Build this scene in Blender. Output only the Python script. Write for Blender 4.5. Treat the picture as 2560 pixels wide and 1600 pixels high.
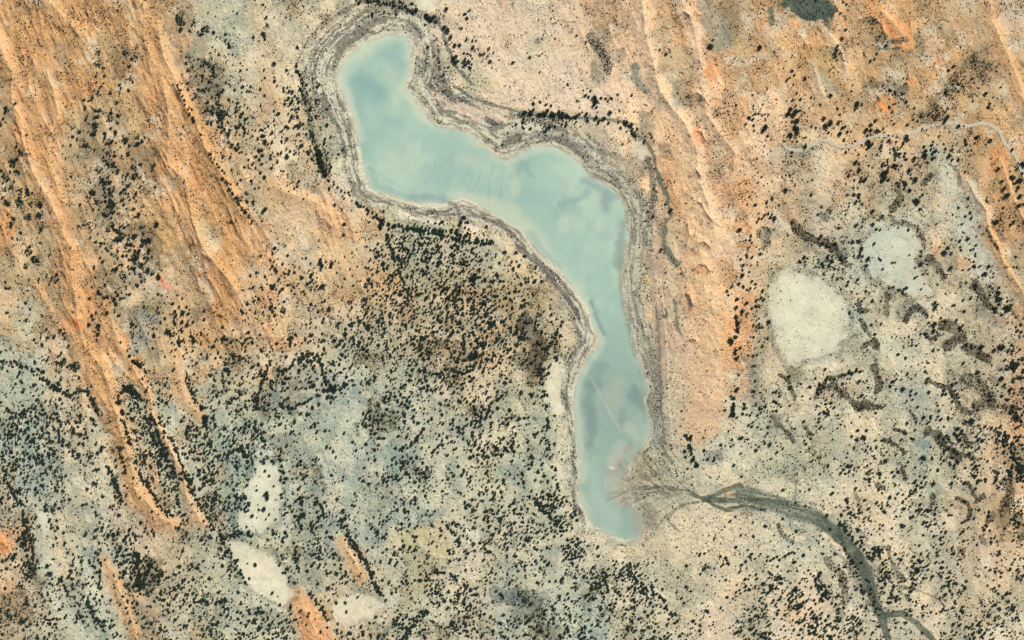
import bpy, math, random
import numpy as np
R = math.radians
rng = np.random.default_rng(7); random.seed(7)
scn = bpy.context.scene
for o in list(bpy.data.objects): bpy.data.objects.remove(o)

# ------------------------------------------------------------------ camera, sky, sun, exposure
CAM_H = 4200.0
cam_d = bpy.data.cameras.new('camera'); cam = bpy.data.objects.new('camera', cam_d)
scn.collection.objects.link(cam); scn.camera = cam
cam.location = (0, 0, CAM_H); cam.rotation_euler = (0, 0, 0)
cam_d.sensor_width = 36.0; cam_d.lens = 36.0 * CAM_H / 2560.0
cam_d.clip_start = 10; cam_d.clip_end = 60000
SUN_EL, SUN_AZ = 44.0, 34.0            # azimuth clockwise from north (+Y): sun in the north-east
w = bpy.data.worlds.new('World'); scn.world = w; w.use_nodes = True
nt = w.node_tree; nt.nodes.clear()
sky = nt.nodes.new('ShaderNodeTexSky'); sky.sky_type = 'NISHITA'; sky.sun_disc = False
sky.sun_elevation = R(SUN_EL); sky.sun_rotation = R(SUN_AZ)
bg = nt.nodes.new('ShaderNodeBackground'); bg.inputs[1].default_value = 0.07
wo = nt.nodes.new('ShaderNodeOutputWorld')
nt.links.new(sky.outputs[0], bg.inputs[0]); nt.links.new(bg.outputs[0], wo.inputs[0])
sd = bpy.data.lights.new('sun', 'SUN'); sd.energy = 4.2; sd.angle = R(0.5); sd.color = (1, 0.955, 0.88)
so = bpy.data.objects.new('sun', sd); scn.collection.objects.link(so)
so.rotation_euler = (R(90 - SUN_EL), 0, R(180 - SUN_AZ))
scn.view_settings.view_transform = 'Standard'; scn.view_settings.look = 'None'
scn.view_settings.exposure = 0.45; scn.view_settings.gamma = 1.0
scn.view_settings.use_curve_mapping = False
K = 1.45                                # white albedo 1 would show as K (linear) under this light

# ------------------------------------------------------------------ helpers
def lin(c):
    c = np.asarray(c, float) / 255.0
    return np.where(c <= 0.04045, c / 12.92, ((c + 0.055) / 1.055) ** 2.4)
def alb(c): return np.clip(lin(c) / K, 0, 0.85)
_tab = rng.random((16, 256, 256)).astype(np.float32)
def vn(x, y, s=0):
    t = _tab[s % 16]
    x = x + 37.3 * s; y = y + 91.7 * s
    xi = np.floor(x).astype(np.int32); yi = np.floor(y).astype(np.int32)
    fx = (x - xi); fy = (y - yi)
    fx = fx * fx * (3 - 2 * fx); fy = fy * fy * (3 - 2 * fy)
    x0 = xi & 255; x1 = (xi + 1) & 255; y0 = yi & 255; y1 = (yi + 1) & 255
    return (t[y0, x0] * (1 - fx) + t[y0, x1] * fx) * (1 - fy) + (t[y1, x0] * (1 - fx) + t[y1, x1] * fx) * fy
def fbm(x, y, s=0, o=4, g=0.5):
    a = 1.0; r = 0; n = 0
    for i in range(o):
        r = r + a * vn(x * 2 ** i, y * 2 ** i, s + i); n += a; a *= g
    return r / n * 2 - 1
def sstep(a, b, x):
    t = np.clip((x - a) / (b - a), 0, 1); return t * t * (3 - 2 * t)
def seg_dist(X, Y, pts):
    d = np.full(X.shape, 1e9); tt = np.zeros(X.shape)
    for i in range(len(pts) - 1):
        ax, ay = pts[i][:2]; bx, by = pts[i + 1][:2]
        vx, vy = bx - ax, by - ay; L = vx * vx + vy * vy + 1e-9
        t = np.clip(((X - ax) * vx + (Y - ay) * vy) / L, 0, 1)
        q = np.hypot(X - ax - t * vx, Y - ay - t * vy)
        m = q < d; d = np.where(m, q, d); tt = np.where(m, i + t, tt)
    return d, tt
def inside(X, Y, pts):
    c = np.zeros(X.shape, bool); n = len(pts)
    for i in range(n):
        x0, y0 = pts[i]; x1, y1 = pts[(i + 1) % n]
        if y0 == y1: continue
        cond = ((y0 > Y) != (y1 > Y)) & (X < (x1 - x0) * (Y - y0) / (y1 - y0) + x0)
        c ^= cond
    return c
def P(tx, ty, pts):                     # points read off an enlarged map tile
    return [(tx + p[0] * 640 / 2419.0, ty + p[1] * 640 / 2419.0) + tuple(q * 640 / 2419.0 for q in p[2:]) for p in pts]

# ------------------------------------------------------------------ soil map (40 m cells, 16 x 10 per tile)
PAL = dict(O=(234,172,114), o=(222,180,132), t=(206,176,136), p=(232,208,172), c=(226,212,174), w=(240,232,200),
           g=(194,190,158), b=(178,184,160), k=(152,152,128), y=(210,194,146), e=(182,166,130), d=(164,152,120), v=(168,164,144))
S = {}
S['A1'] = "yeeyttttptttcccg yyttetttptteccg. yttyepgtpepogcgc ttogtggktpptbcgc ttpttggkttppeecc koopttgggpptkkgc bototgbgbtopkggc bottgkgbgttokggb bottgkggkgepttgg btopgkkgkkepttpg"
S['A2'] = "cgegcvckkkpcpppo ccgcdcccccgkgppp ycgccgvbbbgppgpo cgccgcvbbbvkpgkp yccgcvgbbbgkggcp occgvebbbbggcggp tocdgvbbbbggcgpp tcoevvbbbbgbcggc ccokgvbbbbbbgcpk tccokvbbbbbbbgbg"
S['A3'] = "gctpottpptgptkgt pgctpttppgettkgt pgoptkppggtptkgt pppppkkppggettgt pppppkpgpkgtOttt ppgpppppgcktptgt pppppgpppgktotop kgggggcckppgetop kkgggvcpkppOttpp bbbbvvgcpkpptotp"
S['A4'] = "kkkkptepoetyggte bpgkpteoOpettgpp gcppptekOkpetytg gptgkpttkgtoeeop pptgcptggtotedet ptpgtpkkkotdegcp ptpptgtOgydeggbp pttoptptoddgeycb otcpcptppgcggtgc gkkpppgppgbbbgoc"
S['B1'] = "bgopttkekkocttbc ggcptgkcgkcottpb ggkpcokgggpcottb ogtoetkgcggcgytt Oggcetgpkkypcgop tcgtcegcpkygtcoo bcgtOpgppkggotcg bggtOekbbpcgoocg pgogtokbwbcpgooc pggttotbkkgcktop"
S['B2'] = "gcetdcvbbbbbbbbb gpeeopcvbbbbbbbb ggcpoogvvvvbccbb gcccOoptgcggvkvv ogccoootgggggcgc tgcgccccgbgggbbc ocggccgcgggggbbg cggccggtoggeeggg octgcttcctgcetee gcggtccgctggtcee"
S['B3'] = "bbbbbggvkpgteopt bbbbbbgvckpctoop bbbbbbkgvgkcptop cbbbbbbgvvgcpptp vcbbbbbgvkkpppoc cvcbbbbgvvckppoc cdvcbbbyvvppOtpc gcdvcbbyyvvpptpc gegvvbbkyvvpcpoc geggcbbkyvvpkpog"
S['B4'] = "tetcptctptbbgcob cteptptgdegcbcgg eekgtpogdgcbggtg cteggctdecbbbcte bcdppgbwwdpbbgto cgkdkcbwwgobgboe gccgdbbcgkdkoboe gwgbgcgdgcgdgtoe cwwwgcckdcccgdcg wwwwwbdgkbcgdktO"
S['C1'] = "octtOgtbbcgcptct gocptetobbccoyeg ggcotccpobccgpeg ggcgcoocotgcoggc ggbcgcooggoogbgg ggbbbceoggbpobgg kbbgcgeoogctobgg bbbbbbceogcogbbg gbbbcbceeogcogbb ogbbbgcggogbcogb"
S['C2'] = "ocgcggggggccegtt goocgbggggeetttg cgccgceegbbteetc okbbgpcggbbgeccg kbkbbbbgggbcgccb kbkbbbcdggcbgegb gccgbccedgcgbggy bkbcgccbbggbbccc wkbgccpgbbcgbgcc wwgecggpbggcgcgb"
S['C3'] = "gdgcvbbkyvvppoog cddcvobbgvvppoob gdcgvcbbkvvgcoob gdwvbbbbgvvgccob ggwvbkbbkvgpcoog ccwvkkbbkbvgppcb cbgccbbbbvkgpopg cgbccbbbcvvgccpg cggccbcceeggkccg bcccvbwcegggccgg"
S['C4'] = "bwwwgbdccggddedo gcwwgeccgggdeeto ccwwcggccccbgdgo ckgcgcgdggckbdko ggcdedggbbccddbo cdccgcdggbbcdeet kggbgccgcdcbgcco gggebgcgggdggcgo ggggbgcggbggdcek gkggccccdgcgccgd"
S['D1'] = "ogbbbccgoogoggbw obggbbbgookgokbb eegcgbccgooocogw Otgcgbcgccgegcgb Ogkccbggccgcgccw cckccbcgckcygcgw ockcbccoekgcgcgw eegcbwbgogcccgcc eegcbbcceogcggcb ggbgcbbcetccogcc"
S['D2'] = "wbcggcgggcgcgccc wcbgcgcggbccccgc wcbgbbcggcbbcgcc ccgbbccgbyyycwgc cgebbcoccyyycccg wwgbbcocpyyyccgb wwgbccgpcyyccggb wwboccggwycccgbb gbgOowwwccgceegb ccgoOccybcgeggkb"
S['D3'] = "bcgcbbgveggggogg gcgcbbbbgggccgkg cggccbbbvgccccpc gcccpcgbggccccpc ccgcgccgggcccpcc gcgccgcvgggcgpcg gcccgegcggggcppg kkgcegcpccggcpgg kdgcggeggcgcpcgg gekcbbgeggccppgg"
S['D4'] = "pcpcpcccccbcbcep kgpppecccegedgdc cggkgpcpcggcbcdc pcggkgccggbbgcgd cccckkgccgbgdccc cgccckkegbgbgcpc cgpeckkgegbgbcpg pcppegkggcbgeegg copcecgkggcggegc cccccegcbgcggwwc"
T = {}
T['A1'] = "0000000000010110 0000000000002100 0000000000010211 0000000100002320 0001000100012322 0000012110023443 1000012110013344 2000121110013343 2000222221012344 2000232320101354"
T['A2'] = "0000011344300100 1110100000211200 1100000000011310 1010000000211331 1010000000121100 1213200000000000 1243100000000000 3231000000000001 4322300000000001 3345220000000000"
T['A3'] = "0000100000000000 0000100000000000 0110100000001000 0100000001000000 0000000001000000 0001100000100001 0121222100000012 4444333100000023 1000000420000001 0000000210000000"
T['A4'] = "0000200000000000 0000100000000000 0000300110000000 0000211000000000 0100111010010000 0110121210021100 0121120120310110 0230212114110000 0210201300112111 0000122232332000"
T['B1'] = "2000132321001223 2100132332000132 1320035421000032 2220013321000022 2200034331000001 1120002340100001 1220023140100001 1332213430000001 1210013232320002 1310013112341112"
T['B2'] = "3211300000000000 2231430000000000 1210032000000000 2000001320000000 1100010077777530 2311000556666641 1321210566555543 2434213376666553 3446554665666655 3455666777776655"
T['B3'] = "0000000001000001 0000000013000010 0000000012000012 0000000011100013 0000000000000031 1000000001000023 3100000000000033 2200000000000121 3320000000000234 3220000000000155"
T['B4'] = "0010131341011012 0110031230000023 1010130002001122 2002211000121201 1012220221000210 0001242112124310 2035323113012321 0001310332002220 0000011101001032 0000020001311025"
T['C1'] = "0112114231354243 1211110231343345 2334311131334344 4543420014454556 5555522035555667 4445551046555667 5555452055557666 6666430256675567 6555330255666667 6666431466756767"
T['C2'] = "3355554554466666 2444555554466666 2355556665566666 4666566665566655 6664554666655433 7564213665544554 5543322665444555 5544323666655555 4443434566555554 2244434556655555"
T['C3'] = "5351000000000005 5541000000000014 6440000000000021 5640000000000001 4410000000000003 3130000000000113 2220000000000125 4430000000021134 4430000001231001 5310000000113210"
T['C4'] = "0000001021313012 0000001122213123 0000001221112114 0102431123221214 2222131211222224 2114232122123224 2022111122311233 1010132232334543 2211235432243345 1122354333454556"
T['D1'] = "7454420745667767 6553431602665676 5533313203556565 4633434444566566 6732444554455456 4533444687665563 3646463678876664 5655554567777765 6655555556777667 6656544345667667"
T['D2'] = "2454445544654434 3345554444444445 2255444444244555 3455444422124555 4445555333213444 3334556321221445 1254546544345556 3456554321456666 4553211244566667 5652244444666666"
T['D3'] = "4532000000000000 5563000000000000 6665100000000112 5664100000012231 4536630000122433 5545545331114343 4545666554112345 5555655455521256 5555555565543256 4533455665555267"
T['D4'] = "1010232223232223 1121243333233334 1112333333334334 2422133333333334 3323532343434344 4444546345343455 5455535345444455 4555545444444565 5455655454544545 6556655344554555"
code = [[None] * 64 for _ in range(40)]; dens = np.zeros((40, 64))
for ti, r_ in enumerate('ABCD'):
    for tj in range(4):
        ks = S[r_ + str(tj + 1)].split(); ts = T[r_ + str(tj + 1)].split()
        for i in range(10):
            a = (ks[i] + 'g' * 16)[:16].replace('.', 'g'); b_ = (ts[i] + '0' * 16)[:16]
            for j in range(16):
                code[ti * 10 + i][tj * 16 + j] = a[j]; dens[ti * 10 + i, tj * 16 + j] = int(b_[j])
SCR = dict(O=.35, o=.8, t=1.5, p=.45, c=.55, w=.02, g=.9, b=.6, k=1.3, y=.5, e=2.4, d=5.0, v=.7)
for j_ in range(11, 40):                                               # the traced scrub patches carry the dark tone on the right-hand clay
    for i_ in range(46, 64):
        if code[j_][i_] in 'de': code[j_][i_] = 'h'
PAL['h'] = (198,186,150); SCR['h'] = 1.2
pal_lin = np.array([[alb(PAL[c]) for c in row] for row in code])
scr_map = np.array([[SCR[c] for c in row] for row in code])
def samp(M, X, Y, sharp=0.0):
    u = np.clip(X / 40.0 - 0.5, 0, 62.999); v = np.clip(Y / 40.0 - 0.5, 0, 38.999)
    i = u.astype(int); j = v.astype(int); fu = u - i; fv = v - j
    if sharp: fu = sstep(sharp, 1 - sharp, fu); fv = sstep(sharp, 1 - sharp, fv)
    if M.ndim == 3: fu = fu[..., None]; fv = fv[..., None]
    return (M[j, i] * (1 - fu) + M[j, i + 1] * fu) * (1 - fv) + (M[j + 1, i] * (1 - fu) + M[j + 1, i + 1] * fu) * fv

# ------------------------------------------------------------------ traced outlines (metres, x right, y down from the north-west corner)
LAKE = [(965,85),(931,100),(905,119),(878,132),(860,153),(846,180),(842,196),(852,225),(865,257),(881,291),(891,320),(901,352),(906,400),
 (907,421),(918,445),(923,469),(947,482),(981,490),(1008,500),(1053,506),(1106,508),(1129,503),(1156,498),(1185,508),(1222,527),(1256,540),
 (1280,556),(1304,574),(1325,598),(1346,628),(1365,646),(1391,670),(1412,694),(1436,725),(1460,755),(1470,781),(1486,816),(1497,838),(1495,862),
 (1480,890),(1462,911),(1447,940),(1439,969),(1435,1001),(1439,1038),(1444,1078),(1449,1112),(1452,1157),(1453,1197),(1447,1226),(1449,1253),
 (1465,1277),(1470,1300),(1484,1319),(1513,1327),(1534,1343),(1571,1351),(1597,1348),(1602,1318),(1594,1285),(1580,1262),(1562,1246),(1554,1225),(1558,1195),(1572,1165),(1590,1140),(1606,1114),(1616,1094),(1621,1065),(1611,1038),(1608,998),(1613,969),(1605,948),(1600,914),
 (1590,890),(1582,861),(1579,834),(1568,805),(1563,765),(1556,731),(1552,691),(1560,651),(1563,617),(1566,600),(1563,569),(1565,548),(1560,516),
 (1547,495),(1535,477),(1515,462),(1492,450),(1476,440),(1460,421),(1444,403),(1436,397),(1423,386),(1391,367),(1367,364),(1333,371),(1301,383),
 (1280,393),(1267,399),(1235,386),(1209,368),(1188,352),(1164,336),(1132,323),(1090,315),(1074,302),(1061,283),(1047,267),(1037,249),(1021,233),
 (1010,217),(1018,201),(1022,180),(1024,148),(1029,127),(1024,114),(1018,95),(997,87)]
PANS = [[(1925,720),(1950,690),(1990,675),(2030,698),(2070,715),(2105,745),(2118,790),(2110,840),(2090,880),(2050,893),(2000,900),(1968,912),(1952,872),(1935,830),(1922,780)],
 [(640,1160),(690,1160),(705,1200),(700,1250),(690,1300),(650,1330),(610,1325),(590,1290),(610,1260),(625,1200)],
 [(565,1355),(610,1350),(640,1375),(680,1390),(700,1420),(715,1460),(735,1485),(715,1505),(680,1495),(640,1480),(620,1455),(590,1420),(580,1380)],
 [(830,1520),(860,1490),(895,1480),(930,1490),(955,1512),(930,1538),(880,1555),(840,1550)],
 [(2190,585),(2240,568),(2285,580),(2298,620),(2275,650),(2315,700),(2330,735),(2280,742),(2230,720),(2180,690),(2158,640),(2165,605)],
 [(1400,890),(1420,905),(1402,960),(1396,1010),(1406,1028),(1390,1040),(1372,1000),(1366,950),(1378,905)],
 [(1230,583),(1250,592),(1268,615),(1283,637),(1272,634),(1250,615),(1232,600)],
 [(1037,-30),(1095,-30),(1088,24),(1062,32),(1042,20)],
 [(1585,345),(1605,352),(1618,378),(1608,398),(1590,385)],
 [(85,1275),(130,1280),(128,1330),(110,1345),(92,1310)]]
PAN_D = ['large pale claypan ringed with scrub right of the lake','white claypan with scattered trees in the lower left woodland','bright cream claypan with a rounded end low in the woodland',
 'small creamy claypan at the bottom between tree lines','blue-tinted pale claypan with an arched upper rim in the right','long white sand strip beside the lake\'s lower left shore',
 'narrow white strip above the lake\'s left bank','small bare pale pan at the top edge above the lake','small white pan inside the shore bend right of the lake','white notch of clay near the lower left edge']
# dunes: crest points, half width, height, label
DUNES = [([(124,-60),(124,0),(146,29),(183,66),(217,111)],16,5,'short sand dune at the top left corner'),
 ([(320,-60),(340,0),(362,24),(362,90),(370,143),(378,180),(360,240)],14,4,'dune crest with a pale top left of the tall scrub valley'),
 ([(395,60),(413,148),(434,185),(450,228),(463,265),(490,304),(503,339),(516,368),(535,405),(560,442),(588,488),(608,520),(625,548)],15,7,'long orange dune lined with dark trees on its right foot'),
 ([(405,190),(423,265),(426,318),(423,370),(423,413),(455,442),(471,466),(474,500),(484,548),(495,585),(510,620),(545,665),(582,712),(600,740)],17,8,'bright crested dune running down the upper left quarter'),
 ([(-20,60),(5,119),(37,185),(32,228),(37,265),(58,299),(60,344),(79,413),(100,460),(130,500),(148,548),(159,580),(183,628),(180,675),(190,717),(196,784),(209,853),(230,887)],17,7,'longest orange dune following the left side'),
 ([(230,887),(254,914),(270,948),(280,1000),(294,1033),(304,1078),(315,1117),(333,1170),(340,1220),(370,1253),(397,1287),(437,1314)],20,6,'orange dune tongue splitting the lower left woodland'),
 ([(114,164),(132,212),(151,286),(124,344),(127,408),(140,453),(159,500)],13,4,'low parallel dune just right of the longest one'),
 ([(280,800),(300,850),(330,911),(350,945),(376,985),(385,1040),(413,1091),(437,1141),(460,1181),(466,1234),(484,1269),(508,1311)],12,5,'narrow orange dune between two dark tree rows'),
 ([(440,890),(447,932),(455,972),(471,1012),(503,1033)],15,3,'short stubby dune in the woodland left of centre'),
 ([(1690,-60),(1703,0),(1730,58),(1745,127),(1752,165)],14,4,'pale dune crest at the top right of centre'),
 ([(1600,-60),(1611,79),(1632,159),(1648,228),(1677,270),(1708,307),(1738,370),(1745,420),(1751,466),(1769,516),(1783,564),(1790,620)],18,7,'tall pale dune right of the lake'),
 ([(1752,165),(1764,286),(1796,331),(1836,384),(1830,450)],15,5,'curved dune with an orange blowout'),
 ([(1700,430),(1715,520),(1740,580),(1750,640),(1760,720),(1790,790),(1795,850),(1785,950),(1765,1060)],38,5,'broad orange sand ridge running down right of the lake'),
 ([(1920,79),(1936,111),(1973,138)],10,3,'tiny dune below the dark green patch on the upper right'),
 ([(2031,159),(2047,217),(2068,254)],9,3,'thin pale dune above the track\'s left half'),
 ([(2052,61),(2087,106),(2105,140),(2116,190)],9,4,'dark edged little dune near the upper right'),
 ([(2190,20),(2225,50),(2250,80),(2262,105)],20,4,'bright orange bare dune near the top right'),
 ([(2470,-40),(2476,53),(2515,132),(2555,238),(2600,300)],16,4,'dune crossing the upper right corner'),
 ([(2410,440),(2436,493),(2462,527),(2465,564),(2494,620),(2502,651),(2528,686),(2560,744),(2600,800)],14,6,'orange dune beside the blue-grey flat on the right edge'),
 ([(2500,400),(2510,434),(2528,493),(2550,538),(2590,600)],10,5,'short orange dune touching the right edge'),
 ([(862,1360),(885,1400),(905,1440)],14,3,'small orange dune under the thick diagonal tree row'),
 ([(755,1500),(775,1545),(800,1600),(815,1650)],24,4,'vivid orange dune at the bottom edge'),
 ([(-20,1320),(0,1345),(20,1370)],12,4,'orange dune tip on the lower left edge'),
 ([(270,1400),(290,1450),(310,1500),(335,1560),(350,1620)],14,3,'brownish scrubby dune rising from the bottom left edge'),
 ([(690,470),(740,490),(800,510),(830,540),(828,580)],18,4,'smooth orange dune field left of the lake\'s lower bend')]
CREEK = [([(1600,1222),(1650,1218),(1693,1226),(1730,1236),(1762,1250),(1790,1266),(1815,1276),(1860,1264),(1912,1277)],5),
 ([(1756,1248),(1785,1240),(1810,1227),(1850,1214)],6),([(1762,1250),(1840,1252),(1900,1258),(1930,1262)],7),
 ([(1850,1232),(1900,1246),(1940,1262),(1973,1276),(2026,1290),(2058,1308),(2092,1335),(2121,1364),(2145,1396),(2163,1430),(2174,1466),(2190,1512),(2206,1549),(2219,1597),(2228,1660)],17),
 ([(2206,1540),(2251,1533),(2290,1557),(2330,1597),(2360,1650)],7)]
ROAD = P(1920, 0, [(135,1350),(190,1405),(280,1420),(350,1405),(420,1362),(490,1332),(560,1335),(610,1360),(660,1383),(760,1385),(850,1350),(950,1300),(1020,1285),(1150,1280),(1280,1265),(1390,1250),(1440,1212),(1530,1195),(1620,1166),(1700,1166),(1790,1172),(1830,1198),(1920,1188),(2020,1166),(2100,1185),(2180,1245),(2230,1350),(2300,1430),(2350,1510),(2380,1592),(2419,1672),(2470,1760)])

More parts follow.
